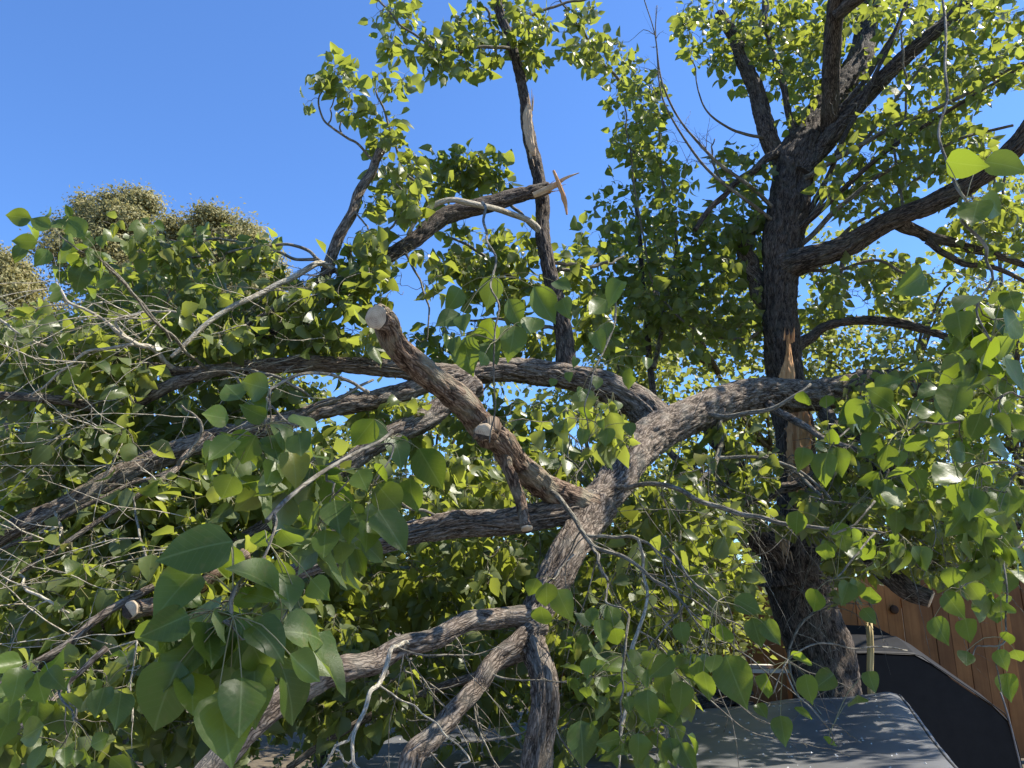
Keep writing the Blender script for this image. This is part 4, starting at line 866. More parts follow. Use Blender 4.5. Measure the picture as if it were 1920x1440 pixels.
for pts, mm in (([(380, 670, 3.7, 8), (330, 640, 3.5, 8), (270, 575, 3.2, 8), (230, 525, 3.0, 7), (190, 487, 2.8, 6)], M_TWIG), ([(330, 700, 3.78, 12), (280, 655, 3.68, 13), (240, 636, 3.58, 13), (200, 600, 3.5, 7), (130, 565, 3.4, 7), (105, 530, 3.4, 5)], M_PALE),
                ([(250, 630, 3.6, 8), (215, 605, 3.55, 7), (260, 588, 3.55, 6), (330, 585, 3.5, 5)], M_PALE), ([(400, 692, 3.8, 9), (480, 695, 3.7, 9), (540, 718, 3.7, 8), (590, 752, 3.75, 5)], M_TWIG), ([(560, 775, 3.85, 9), (640, 742, 3.75, 9), (700, 712, 3.8, 6)], M_TWIG),
                ([(0, 600, 3.6, 6), (80, 650, 3.6, 7), (200, 670, 3.7, 7)], M_PALE), ([(60, 690, 3.5, 6), (150, 670, 3.5, 7), (250, 645, 3.6, 9)], M_PALE), ([(300, 1090, 3.1, 6), (260, 1000, 3.2, 6), (250, 930, 3.3, 5)], M_TWIG),
                ([(130, 1290, 2.5, 7), (140, 1330, 2.4, 6), (142, 1345, 2.35, 5)], M_TWIG), ([(0, 1050, 3.0, 7), (60, 1110, 3.0, 7), (130, 1150, 3.0, 6)], M_PALE), ([(430, 700, 3.8, 7), (500, 760, 3.7, 6), (560, 800, 3.6, 5)], M_TWIG),
                ([(100, 940, 3.4, 8), (110, 990, 3.3, 7), (100, 1040, 3.25, 6)], M_PALE), ([(390, 860, 3.5, 9), (380, 800, 3.5, 7), (340, 760, 3.5, 5)], M_TWIG)):
    T4.branch(pts, mm, 'branch', bark=.3, wob=.006)
T4.grow([(100, 640, 130, 70, 3.5, 5, 46), (280, 530, 150, 50, 3.9, 5.2, 36), (300, 630, 220, 60, 3.6, 5, 64), (500, 610, 140, 60, 3.8, 5, 40), (120, 720, 160, 50, 3.4, 4.8, 40), (450, 735, 150, 40, 3.8, 4.8, 26), (620, 650, 90, 50, 3.8, 4.8, 22),
         (120, 850, 160, 80, 3.3, 4.8, 70), (300, 800, 130, 60, 3.6, 4.8, 42), (60, 1000, 110, 80, 3.2, 4.6, 46), (250, 970, 150, 80, 3.2, 4.6, 66), (400, 940, 120, 80, 3.4, 4.6, 42), (120, 1120, 150, 90, 3.0, 4.4, 60), (330, 1100, 140, 80, 3.0, 4.2, 42),
         (540, 1060, 130, 90, 3.3, 4.4, 42), (650, 930, 110, 80, 3.5, 4.6, 34), (500, 870, 120, 90, 3.5, 4.6, 40), (350, 1290, 180, 110, 2.8, 4.0, 46), (100, 1320, 140, 100, 2.6, 3.8, 44), (950, 800, 110, 60, 4.3, 5.2, 26), (740, 780, 70, 40, 4, 5, 14)],
        L=.094, per=8, down=.7, seed=61)
T4.bare([(130, 600, 150, 90, 3.2, 4.2, 26), (350, 620, 220, 90, 3.4, 4.2, 34), (150, 780, 160, 80, 3.1, 4, 26), (200, 980, 220, 120, 3, 3.8, 34), (150, 1180, 160, 130, 2.7, 3.4, 26), (480, 760, 150, 80, 3.5, 4.2, 16), (600, 650, 120, 60, 3.8, 4.4, 12)], 125, (-.75, -.15, -.22), M_PALE, 7, r0=(.0018, .0038))
T4.finish(M_LEAF, 300, 25)

# ------------------------------------------------------------------ limb hung up over the leader, with its snag
T5 = Tree('hung_limb', 'snapped limb hooked over the upright limb, drooping to the left', 'hung limb', at(900, 380, 4.55))
T5.branch([(1028, 352, 4.72, 20), (1005, 362, 4.7, 30), (960, 374, 4.65, 36), (905, 380, 4.58, 38), (850, 394, 4.5, 40), (800, 426, 4.42, 38), (755, 462, 4.35, 35), (700, 500, 4.28, 30), (640, 540, 4.2, 24), (560, 600, 4.1, 18), (470, 640, 4.0, 13)], M_BARKT, 'limb', bark=1.2)
torn_strip(np.array([at(1000, 366, 4.62), at(1035, 350, 4.6), at(1060, 334, 4.58), at(1086, 324, 4.56)]), [.02, .02, .011, .003], .008, M_TORNP, T5.base, T5.root, name='splinter', seed=10)
for k_, (xe, ye, w_) in enumerate(((1050, 348, .008), (1062, 345, .006), (1044, 358, .007), (1040, 338, .005), (1056, 356, .004))): torn_strip(np.array([at(1010, 364 - k_ * 2, 4.63 + k_ * .015), at((1010 + xe) / 2, (362 + ye) / 2, 4.62), at(xe, ye, 4.6)]), [w_ * 1.6, w_, .001], .005, M_TORNP if k_ % 2 else M_TORN, T5.base, T5.root, name='splinter', seed=30 + k_)
torn_strip(np.array([at(1038, 320, 4.56), at(1048, 345, 4.55), at(1058, 372, 4.55), at(1063, 402, 4.56)]), [.010, .014, .016, .006], .008, M_TORN, T5.base, T5.root, name='splinter', seed=11)
T5.branch([(1022, 448, 4.83, 16), (1000, 425, 4.76, 16), (985, 412, 4.7, 15), (950, 395, 4.6, 14), (900, 383, 4.45, 14), (850, 375, 4.38, 14), (815, 385, 4.35, 13), (785, 410, 4.33, 12), (765, 440, 4.32, 8)], M_PALE, 'branch', bark=.5, label='pale peeled branch curving over the limb')
T5.branch([(714, 282, 4.3, 17), (692, 328, 4.28, 21), (664, 385, 4.25, 23), (640, 435, 4.22, 25), (620, 490, 4.2, 26), (598, 560, 4.18, 24), (580, 620, 4.15, 18)], M_BARK, 'snag', bark=.9, label='bare brown snag standing up against the sky', cut0=False)
T5.branch([(655, 478, 4.1, 12), (600, 495, 4.05, 14), (540, 525, 3.95, 14), (470, 562, 3.85, 13), (400, 605, 3.75, 12), (350, 645, 3.68, 11), (320, 670, 3.65, 9)], M_PALE, 'branch', bark=.4, label='pale smooth branch sloping down to the left')
T5.branch([(640, 500, 4.1, 12), (580, 540, 4.05, 15), (500, 590, 4.0, 12), (430, 625, 3.95, 9)], M_BARK, 'branch', bark=.4)
for pts in ([(700, 300, 4.3, 7), (665, 268, 4.28, 6), (640, 250, 4.26, 6), (608, 228, 4.25, 5), (600, 185, 4.25, 4), (605, 160, 4.25, 3)], [(640, 250, 4.26, 4), (636, 215, 4.25, 4), (650, 195, 4.25, 3)], [(615, 232, 4.25, 4), (622, 200, 4.25, 3), (640, 170, 4.25, 3)],
            [(780, 360, 4.4, 7), (755, 310, 4.38, 6), (735, 255, 4.35, 6), (715, 200, 4.33, 5), (705, 170, 4.32, 4)], [(600, 490, 4.1, 9), (540, 460, 4.1, 7), (440, 470, 4.15, 7), (330, 490, 4.2, 5)], [(590, 495, 4.1, 8), (500, 475, 4.15, 7), (430, 455, 4.2, 6), (320, 450, 4.25, 4)],
            [(640, 440, 4.2, 5), (668, 400, 4.18, 5), (690, 430, 4.16, 4)], [(700, 500, 4.2, 7), (720, 440, 4.2, 6), (760, 380, 4.2, 5), (740, 340, 4.2, 4)], [(800, 500, 4.3, 6), (795, 540, 4.25, 5), (808, 600, 4.2, 4), (800, 640, 4.2, 3)]):
    T5.branch(pts, M_TWIG, 'branch', bark=.2, wob=.008)
T5.grow([(640, 130, 30, 18, 4.1, 4.4, 4), (610, 155, 25, 20, 4.1, 4.4, 4), (655, 185, 25, 25, 4.1, 4.4, 3), (730, 150, 35, 25, 4.2, 4.5, 5), (715, 230, 30, 40, 4.2, 4.5, 7), (745, 260, 20, 25, 4.2, 4.5, 3), (760, 310, 60, 30, 4.1, 4.6, 10), (740, 370, 60, 35, 4, 4.5, 12),
         (690, 460, 70, 40, 3.9, 4.3, 18), (640, 520, 60, 40, 3.8, 4.3, 14), (380, 460, 120, 30, 3.9, 4.4, 16), (480, 480, 70, 30, 3.9, 4.4, 9), (700, 540, 60, 40, 3.9, 4.4, 10), (780, 500, 50, 60, 4.1, 4.6, 9), (240, 430, 60, 25, 3.9, 4.3, 5), (560, 560, 90, 40, 3.7, 4.3, 14), (730, 620, 50, 25, 3.6, 4.2, 5), (590, 190, 15, 10, 4.2, 4.3, 1)],
        L=.093, per=6, down=.7, seed=71, bare=.02)
T5.bare([(640, 520, 60, 40, 3.8, 4.3, 14), (560, 500, 120, 40, 3.8, 4.3, 12), (800, 470, 60, 60, 4.2, 4.6, 6)], 36, (-.6, -.1, -.4), M_TWIG, 8, ln=(.15, .5))
T5.finish(M_LEAF, 300, 26)

# ------------------------------------------------------------------ leafy branches hanging close to the camera
def cr_(ox, oy, k, L): return [tuple(v * k + (ox if i % 2 == 0 else oy) for i, v in enumerate(q)) for q in L]
def spray(label, hub, stem, leaves, L=.085, seed=0, more=(), single=300, fill=(), group='leafy branches hanging close by'):
    t = Tree('leafy_branch', label, 'leafy branch', at(*hub), group)
    for k, st in enumerate(stem): t.branch(st, M_TWIG, 'stem', bark=0, wob=.002)
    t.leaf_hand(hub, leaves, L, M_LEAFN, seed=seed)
    for j, (h2, lv) in enumerate(more): t.leaf_hand(h2, lv, L, M_LEAFN, seed=seed + 50 + j)
    if fill: t.grow([(*g[:6], g[6] * .55) for g in fill], L=L * .95, per=6, down=.9, seed=seed, twig_r=.0016, camn=.5)
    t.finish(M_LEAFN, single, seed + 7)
    return t
spray('largest leafy branch of broad dark leaves, low in front on the left', (437, 1155, .98), [[(735, 808, 1.5, 8), (680, 840, 1.42, 9), (600, 893, 1.3, 10), (500, 977, 1.15, 12)], [(515, 965, 1.17, 6), (510, 1005, 1.1, 6), (482, 1060, 1.03, 7), (440, 1110, .99, 10), (433, 1160, .98, 10), (436, 1175, .98, 7)]],
      cr_(220, 960, 1 / 3, [(355, 840, 150, 1245), (490, 730, 380, 920), (640, 870, 655, 1240), (570, 1010, 640, 1390), (700, 930, 690, 1220), (750, 730, 845, 920), (970, 800, 1110, 955), (400, 580, 195, 670), (480, 490, 340, 480), (280, 600, 160, 860), (500, 620, 545, 860), (760, 640, 960, 760), (600, 560, 570, 740), (860, 600, 890, 760), (330, 640, 240, 780), (420, 900, 420, 1150)]), L=.092, seed=1,
      more=[((437, 1113, .99), cr_(220, 960, 1 / 3, [(730, 465, 905, 470), (650, 165, 300, 215), (640, 180, 620, 380), (450, 330, 230, 520), (480, 370, 300, 330), (700, 420, 780, 560)])), ((500, 1015, 1.1), cr_(220, 960, 1 / 3, [(930, 340, 985, 545), (1090, 380, 1190, 490), (1040, 570, 1050, 740), (830, 100, 790, 250), (920, 95, 1015, 260), (900, 260, 960, 420)]))], fill=[(470, 1090, 60, 50, 1.0, 1.12, 2), (390, 1180, 60, 60, 1.0, 1.12, 2), (520, 1150, 40, 60, 1.02, 1.15, 2)])
spray('leafy branch of broad leaves hanging below the long dark limb', (496, 796, 1.4), [[(505, 740, 1.5, 6), (500, 770, 1.42, 6), (496, 800, 1.4, 5)], [(690, 735, 2.0, 8), (600, 700, 1.7, 8), (520, 720, 1.5, 7), (505, 745, 1.45, 6)]],
      cr_(360, 660, 1 / 3.6, [(520, 250, 290, 190), (330, 320, 200, 190), (500, 440, 360, 390), (780, 520, 690, 350), (250, 450, 90, 430), (300, 590, 130, 730), (430, 560, 340, 745), (530, 560, 590, 730), (580, 480, 650, 640), (720, 550, 750, 740), (560, 740, 490, 920), (640, 730, 620, 900), (280, 820, 190, 1020), (380, 330, 500, 450)]), L=.078, seed=2,
      fill=[(470, 850, 70, 50, 1.42, 1.6, 5), (550, 860, 50, 40, 1.42, 1.6, 3)])
spray('leafy branch with bright yellow-green leaves left of the level grey limb', (624, 925, 1.45), [[(610, 875, 1.5, 6), (618, 905, 1.46, 6), (625, 930, 1.45, 5)], [(625, 930, 1.45, 4), (660, 900, 1.45, 4), (700, 910, 1.45, 4)], [(740, 790, 1.6, 6), (735, 830, 1.5, 5), (700, 910, 1.45, 4)]],
      cr_(360, 660, 1 / 3.6, [(860, 1030, 670, 1225), (960, 1000, 1000, 1240), (1080, 1010, 1040, 1290), (900, 1200, 890, 1400), (1100, 1090, 1160, 1220)]), L=.078, seed=3,
      more=[((697, 912, 1.45), cr_(360, 660, 1 / 3.6, [(1250, 890, 1420, 1110), (1260, 1070, 1450, 1365), (1180, 1150, 1190, 1340), (1290, 760, 1240, 905), (1120, 800, 1190, 950), (1470, 850, 1490, 1110)])), ((735, 822, 1.5), cr_(360, 660, 1 / 3.6, [(1530, 650, 1690, 915), (1360, 570, 1450, 770), (1330, 570, 1090, 510), (1230, 450, 1080, 640), (1420, 560, 1420, 640)]))],
      fill=[(640, 980, 70, 40, 1.5, 1.7, 4), (590, 1000, 40, 40, 1.4, 1.6, 2)])
spray('leafy branch of dark leaves hanging in front of the upright limb', (930, 640, 1.75), [[(905, 380, 2.3, 7), (915, 450, 2.0, 6), (925, 512, 1.85, 5), (930, 580, 1.78, 5), (932, 645, 1.75, 4), (925, 760, 1.75, 4), (918, 830, 1.75, 3)]],
      cr_(780, 490, .25, [(740, 480, 700, 750), (900, 420, 840, 600), (560, 420, 540, 620), (470, 490, 400, 660), (540, 600, 600, 770), (520, 690, 480, 800), (250, 560, 230, 690), (290, 570, 270, 700), (370, 570, 370, 860)]), L=.082, seed=4,
      more=[((927, 520, 1.82), cr_(780, 490, .25, [(590, 100, 540, 340), (330, 200, 250, 390), (330, 390, 140, 480), (690, 280, 780, 475), (880, 190, 1015, 460), (1040, 150, 1170, 210), (1100, 280, 1130, 420), (350, 400, 360, 540)])), ((1150, 600, 1.8), cr_(780, 490, .25, [(1550, 150, 1400, 310), (1430, 290, 1280, 445), (1420, 460, 1440, 570), (1340, 530, 1400, 660)]))])
spray('sparse thread of small dark leaves hanging before the arching limb', (1115, 690, 2.3), [[(1150, 520, 2.6, 5), (1150, 600, 2.45, 5), (1120, 690, 2.3, 4), (1100, 760, 2.25, 3), (1105, 830, 2.25, 3)]],
      cr_(780, 490, .25, [(1360, 860, 1360, 960), (1720, 720, 1740, 815), (1610, 800, 1600, 950), (1250, 950, 1230, 1065), (1270, 1090, 1260, 1210), (1150, 830, 1140, 900), (1040, 880, 1010, 940), (1200, 720, 1190, 790)]), L=.07, seed=5,
      more=[((1105, 820, 2.25), cr_(780, 490, .25, [(1390, 1190, 1390, 1260), (1440, 1250, 1420, 1420), (1590, 1210, 1620, 1310), (1260, 1260, 1240, 1370), (1100, 1080, 1060, 1150)]))])
spray('leafy branch with glowing lime leaves at the right edge', (1842, 869, 1.7), [[(1960, 905, 1.7, 8), (1905, 868, 1.7, 7), (1865, 866, 1.7, 6), (1840, 870, 1.7, 5)], [(1990, 960, 1.65, 8), (1930, 890, 1.68, 7), (1900, 890, 1.7, 6), (1898, 905, 1.7, 5)]],
      cr_(1480, 680, .264, [(1250, 640, 1090, 600), (1420, 600, 1640, 630), (1430, 770, 1540, 870), (1310, 890, 1270, 1120), (1180, 740, 1000, 900), (1210, 860, 1180, 1010), (1330, 900, 1340, 1060)]), L=.075, seed=6,
      more=[((1900, 904, 1.7), cr_(1480, 680, .264, [(1470, 980, 1340, 1070), (1570, 890, 1560, 1090), (1490, 1060, 1380, 1130), (1640, 900, 1660, 1040), (1560, 880, 1620, 960)]))], fill=[(1860, 970, 60, 60, 1.75, 2.0, 9)])
spray('leafy branch of dull blue-green leaves above the lime ones, right edge', (1867, 750, 1.8), [[(1985, 720, 1.8, 7), (1930, 745, 1.8, 6), (1895, 735, 1.8, 5), (1866, 750, 1.8, 4)], [(1866, 750, 1.8, 4), (1880, 790, 1.8, 4), (1900, 810, 1.8, 3)]],
      cr_(1480, 680, .264, [(1370, 150, 1200, 130), (1360, 360, 1290, 560), (1200, 160, 1130, 450), (1600, 300, 1680, 310), (1430, 380, 1560, 470), (1600, 470, 1660, 540), (1500, 60, 1640, 20), (1380, 160, 1300, 40)]), L=.078, seed=7, fill=[(1850, 700, 70, 50, 1.85, 2.1, 7), (1800, 790, 50, 40, 1.85, 2.1, 4)])
spray('leafy branch of glossy pale leaves right of the orange torn wood', (1699, 807, 2.0), [[(1800, 790, 2.0, 5), (1768, 795, 2.0, 5), (1725, 792, 2.0, 4), (1698, 808, 2.0, 4)], [(1885, 745, 1.95, 6), (1840, 780, 1.97, 6), (1795, 790, 2.0, 5)]],
      cr_(1480, 680, .264, [(860, 330, 1040, 370), (690, 400, 810, 440), (730, 300, 560, 170), (540, 270, 400, 430), (540, 330, 480, 450), (850, 520, 1000, 690), (1050, 180, 890, 210), (940, 560, 1060, 640), (780, 620, 770, 740), (700, 580, 670, 760)]), L=.076, seed=8, fill=[(1700, 900, 60, 50, 2.0, 2.3, 6), (1640, 760, 40, 30, 2.1, 2.3, 3), (1790, 880, 60, 60, 1.9, 2.2, 8)])
spray('small leafy branch of dark leaves over the torn trunk', (1557, 841, 2.3), [[(1640, 780, 2.5, 5), (1600, 800, 2.4, 5), (1556, 842, 2.3, 4)]],
      cr_(1480, 680, .264, [(330, 600, 390, 810), (310, 580, 310, 470), (270, 640, 210, 870), (250, 600, 150, 610), (100, 600, 100, 780), (100, 200, 110, 330), (260, 230, 270, 340)]), L=.078, seed=9)
spray('leafy branch of scattered dark leaves below the torn trunk', (1560, 1000, 2.3), [[(1640, 940, 2.4, 5), (1600, 985, 2.35, 5), (1560, 1002, 2.3, 4)]],
      cr_(1480, 680, .264, [(340, 1130, 400, 1320), (740, 1180, 740, 1060), (60, 1050, 40, 1230), (280, 1270, 260, 1400), (880, 740, 860, 890), (900, 760, 960, 900), (460, 1310, 440, 1430)]), L=.08, seed=10, fill=[(1660, 1000, 60, 30, 2.4, 2.7, 3)])
spray('leafy branch of large blurred leaves at the upper right edge', (1810, 380, 1.3), [[(1765, -20, 1.5, 6), (1772, 120, 1.42, 6), (1775, 300, 1.33, 7), (1805, 375, 1.3, 7), (1820, 425, 1.3, 8), (1840, 460, 1.3, 8), (1853, 525, 1.3, 6), (1858, 640, 1.3, 5)]],
      cr_(1640, 240, .2777, [(480, 225, 690, 265), (735, 230, 960, 245), (720, 480, 895, 595), (700, 490, 640, 680)]), L=.08, seed=11,
      more=[((1853, 530, 1.3), cr_(1640, 240, .2777, [(790, 1110, 930, 1170), (330, 990, 140, 1140), (660, 1130, 520, 1230)])), ((1858, 640, 1.35), cr_(1640, 240, .2777, [(560, 1240, 590, 1430), (960, 1280, 790, 1420), (740, 1380, 760, 1560), (900, 1100, 960, 1230)]))], fill=[(1850, 610, 60, 80, 1.4, 1.7, 7)])
spray('leafy branch of round leaves in front of the dark trunk base', (1345, 1128, 2.0), [[(1255, 1030, 2.3, 5), (1300, 1090, 2.1, 5), (1346, 1128, 2.0, 4)]],
      cr_(1280, 1000, .2777, [(350, 440, 515, 530), (250, 610, 320, 795), (470, 570, 530, 780), (540, 600, 640, 720), (190, 560, 130, 640), (290, 820, 420, 1170), (140, 930, 190, 1140), (120, 860, 90, 1020), (220, 820, 200, 960)]), L=.078, seed=12, fill=[(1310, 1230, 40, 40, 2.1, 2.3, 4)])
spray('thin leafy branch drooping onto the grey cover', (1470, 1242, 2.1), [[(1700, 1220, 2.5, 4), (1600, 1210, 2.3, 4), (1530, 1210, 2.2, 4), (1470, 1242, 2.1, 4), (1450, 1300, 2.08, 3)], [(1470, 1250, 2.1, 4), (1500, 1310, 2.05, 4), (1540, 1345, 2.0, 4), (1560, 1372, 2.0, 4), (1558, 1395, 2.0, 3)], [(1545, 1350, 2.0, 3), (1585, 1375, 2.0, 2), (1615, 1392, 2.0, 2)]],
      cr_(1280, 1000, .2777, [(800, 800, 790, 960), (830, 950, 850, 1140), (1020, 950, 880, 1060), (560, 940, 590, 1120), (660, 1230, 690, 1420), (810, 1170, 830, 1310), (500, 1150, 560, 1240)]), L=.078, seed=13,
      more=[((1558, 1370, 2.0), cr_(1280, 1000, .2777, [(1180, 1090, 1200, 1250), (990, 1370, 1000, 1480), (1250, 930, 1290, 1050)]))])
spray('leafy branch of dark leaves above the yellow stick', (1570, 1085, 2.2), [[(1640, 1000, 2.4, 5), (1600, 1050, 2.3, 5), (1565, 1085, 2.2, 4)]],
      cr_(1280, 1000, .2777, [(910, 380, 880, 530), (1120, 330, 1080, 490), (1270, 360, 1255, 510), (970, 60, 960, 200), (1080, 10, 1110, 130), (1180, 320, 1160, 440), (1215, 505, 1290, 590)]), L=.08, seed=14)
spray('leafy branch hanging low at the right edge before the fence', (1800, 1105, 2.1), [[(1930, 1010, 2.2, 6), (1860, 1060, 2.15, 5), (1798, 1105, 2.1, 4)], [(1950, 1100, 2.1, 5), (1890, 1190, 2.1, 4), (1850, 1210, 2.1, 4), (1830, 1215, 2.1, 3), (1815, 1245, 2.1, 3)], [(1880, 1200, 2.1, 3), (1870, 1260, 2.1, 3), (1880, 1300, 2.1, 2)]],
      cr_(1660, 1040, .2777, [(400, 250, 520, 420), (560, 190, 660, 330), (460, 80, 430, 220), (330, 420, 400, 590), (540, 430, 570, 590), (600, 340, 640, 400), (700, 130, 760, 250)]), L=.08, seed=15,
      more=[((1880, 1195, 2.1), cr_(1660, 1040, .2777, [(780, 300, 840, 470), (820, 520, 840, 620), (550, 650, 540, 770), (760, 640, 800, 760), (870, 640, 930, 760), (820, 800, 840, 980)]))], fill=[(1850, 1080, 60, 40, 2.2, 2.5, 5)])
spray('leafy branch with pale lime leaves dangling over the forked limb', (1037, 1086, 2.3), [[(1075, 1040, 2.6, 4), (1050, 1068, 2.4, 4), (1036, 1087, 2.3, 4)]],
      cr_(980, 1060, .264, [(100, 90, 40, 245), (165, 120, 185, 335), (130, 290, 150, 500), (245, 170, 335, 400)]), L=.07, seed=16)
spray('leafy branch of drooping leaves lit at the bottom centre', (1170, 1228, 2.35), [[(1140, 1095, 2.6, 5), (1135, 1130, 2.5, 5), (1170, 1145, 2.45, 4), (1180, 1165, 2.4, 6), (1172, 1230, 2.35, 6), (1168, 1290, 2.33, 5), (1168, 1340, 2.3, 5), (1160, 1400, 2.3, 4)]],
      cr_(980, 1060, .264, [(480, 650, 450, 790), (560, 790, 570, 910), (450, 860, 450, 960), (740, 930, 760, 1030), (520, 720, 600, 700)]), L=.078, seed=17,
      more=[((1138, 1132, 2.5), cr_(980, 1060, .264, [(480, 300, 490, 410), (540, 380, 570, 570), (640, 285, 640, 440), (650, 445, 685, 595)])), ((1230, 1228, 2.3), cr_(980, 1060, .264, [(880, 740, 880, 870), (990, 760, 1010, 930), (1130, 820, 1130, 1050), (890, 880, 870, 1150), (1010, 980, 1045, 1150), (1050, 680, 1130, 670), (1120, 400, 1120, 545), (800, 600, 790, 720)])), ((1100, 1325, 2.2), cr_(980, 1060, .264, [(410, 1100, 440, 1430), (490, 1110, 515, 1210)])), ((1215, 1350, 2.25), cr_(980, 1060, .264, [(820, 1190, 830, 1410), (970, 1190, 1000, 1410), (1070, 1150, 1160, 1310)]))], fill=[(1230, 1260, 60, 70, 2.3, 2.6, 8), (1110, 1220, 50, 70, 2.4, 2.7, 6), (1200, 1380, 80, 50, 2.2, 2.5, 7)])
spray('leafy branch of shaded leaves in the bottom left corner', (140, 1354, 1.7), [[(108, 1290, 1.9, 6), (130, 1325, 1.8, 5), (140, 1356, 1.7, 4)], [(240, 1250, 1.75, 5), (241, 1247, 1.75, 4)]],
      cr_(0, 1100, .236, [(720, 1260, 860, 1200), (350, 1100, 90, 1250), (510, 1280, 520, 1420), (600, 1300, 580, 1440)]), L=.08, seed=18,
      more=[((75, 1242, 1.75), cr_(0, 1100, .236, [(180, 600, -40, 640), (290, 680, 340, 920), (150, 640, 130, 900), (380, 660, 470, 820), (80, 900, 60, 1080)])), ((241, 1248, 1.75), cr_(0, 1100, .236, [(960, 840, 930, 1100), (950, 500, 890, 650), (830, 800, 770, 1040)]))], fill=[(60, 1290, 60, 60, 1.8, 2.1, 5), (180, 1400, 80, 30, 1.8, 2.2, 3)])
spray('sunlit leafy branch standing up against the sky, upper left', (187, 485, 2.7), [[(320, 640, 3.4, 6), (270, 575, 3.1, 6), (220, 520, 2.85, 6), (187, 484, 2.7, 5)], [(187, 484, 2.7, 4), (150, 470, 2.65, 4), (110, 440, 2.6, 3)]],
      cr_(0, 360, .1944, [(820, 430, 640, 250), (730, 520, 540, 410), (700, 560, 520, 690), (740, 600, 670, 750), (900, 550, 850, 730), (820, 700, 690, 960), (1000, 770, 880, 810), (980, 420, 960, 530), (1100, 830, 930, 920), (930, 940, 810, 1020)]), L=.08, seed=19,
      more=[((110, 438, 2.62), cr_(0, 360, .1944, [(310, 260, 80, 225), (490, 230, 370, 130), (680, 240, 640, 160), (490, 350, 320, 260), (630, 360, 480, 255), (380, 380, 160, 380), (360, 480, 160, 470), (470, 560, 330, 720), (240, 520, 110, 640), (570, 900, 480, 950)]))], fill=[(140, 470, 50, 30, 2.6, 2.9, 4)])

# ------------------------------------------------------------------ trees behind
def crown_scatter(root, ells, L, m, seed, lo, flat=False, droop=.4, clump=.35, out=.0):
    """clumps of leaves: ells = (centre xyz, radii xyz, clumps, leaves per clump)"""
    rg = np.random.default_rng(seed); lv = Leaves()
    for c, rad, nc, per in ells:
        d = nrm(rg.normal(0, 1, (nc, 3))); q = rg.random(nc) ** .45
        for p in np.asarray(c) + d * q[:, None] * np.asarray(rad):
            k = rg.poisson(per); cl = clump * rg.uniform(.5, 1.2)
            for o_ in rg.normal(0, .5, (k, 3)) * cl * [1, 1, .75]:
                dl = nrm(o_ / cl + rg.normal(0, .6, 3) + [0, 0, -droop]); lv.add(p + o_, dl, (rg.normal(0, .5, 3) + [0, 0, .6]) if out == 0 else (rg.normal(0, .3, 3) + (p + o_ - c) / np.asarray(rad) + o_ / cl * .5 + [0, -.1, .4]), L * rg.uniform(.6, 1.3))
    lv.build(root, m, 0, seed, lo)
def back_tree(label, px, Y, trunk_r, ells_px, L, m, seed, lo, cat='tree', name='garden_tree', top=None, group='trees behind the broken tree', limbs=True, clump=.4, barkm=None):
    b0 = at(px, 1100, Y); b0[2] = 0
    t = Tree(name, label, cat, b0, group)
    cs = []
    for (cx, cy, rx, ry, dY, n, per) in ells_px:
        c = at(cx, cy, Y + dY); s_ = depth(c) / FPX; cs.append((c, (rx * s_, min(rx, ry * 1.3) * s_, ry * s_), n, per))
    zc = min(c[0][2] for c in cs)
    ctr = np.mean([c[0] for c in cs], 0)
    fork = np.array([b0[0] * .5 + ctr[0] * .5, b0[1], max(1.0, zc * .7)])
    t.branch([(b0[0], b0[1], 0, trunk_r * 1.3), (b0[0] * .8 + fork[0] * .2, b0[1], fork[2] * .5, trunk_r), (*fork, trunk_r * .8), (*(fork * .6 + ctr * .4), trunk_r * .5)], barkm or M_BARK, 'trunk', world=True, bark=1, step=.1, sides=14)
    for c in cs:
        e = c[0]; m_ = (fork + e) / 2 + rng.normal(0, .15, 3)
        t.branch([(*fork, trunk_r * .5), (*m_, trunk_r * .35), (*(e + (e - m_) * .15), trunk_r * .1)], barkm or M_BARK, 'limb', world=True, bark=0, step=.15, sides=8)
        for k in range(4):
            d = nrm(rng.normal(0, 1, 3) + [0, 0, .4]) * np.asarray(c[1]) * .85
            t.branch([(*(m_ * .4 + e * .6), trunk_r * .22), (*(e + d * .5 + rng.normal(0, .1, 3)), trunk_r * .14), (*(e + d), trunk_r * .05)], barkm or M_BARK, 'branch', world=True, bark=0, step=.15, sides=6)
    far = clump > .5
    if far:      # uneven outline: smaller lobes pushed out round every mass
        lobes = []
        for c, r_, n, per in cs:
            for k in range(6):
                d = nrm(rng.normal(0, 1, 3) + [0, -.3, .3]); sc = rng.uniform(.28, .5)
                lobes.append((c + d * np.asarray(r_) * rng.uniform(.75, 1.0), np.asarray(r_) * sc, max(3, int(n * .16)), per))
        cs = cs + lobes
    crown_scatter(t.root, cs, L, m, seed, lo, clump=clump * (.68 if far else 1), out=1.0 if far else 0)
    return t
LO2 = []
for i in range(5):
    V, q, t_, lc = leaf_blade(3, 2, R(12 + 4 * i), .5, .02, 300 + i); LO2.append((V, [q, t_], lc))
NEEDLE = []
for i in range(4):
    V, q, t_, lc = leaf_blade(2, 2, R(15), .6, .02, 400 + i); V = V * [.75, 1, 1]; NEEDLE.append((V, [q, t_], lc))
back_tree('bright yellow-green tree filling the gap behind the standing trunk', 1560, 10.5, .16, [(1300, 620, 130, 90, 0, 75, 20), (1480, 640, 130, 110, .5, 75, 20), (1620, 690, 140, 90, 0, 65, 20), (1760, 590, 140, 100, 0, 70, 20), (1560, 480, 90, 60, .5, 26, 18), (1700, 780, 200, 90, -.5, 70, 18), (1400, 800, 160, 90, -.5, 60, 18), (1500, 900, 200, 80, -.5, 60, 18)], .10, M_LEAFB, 501, LO2)
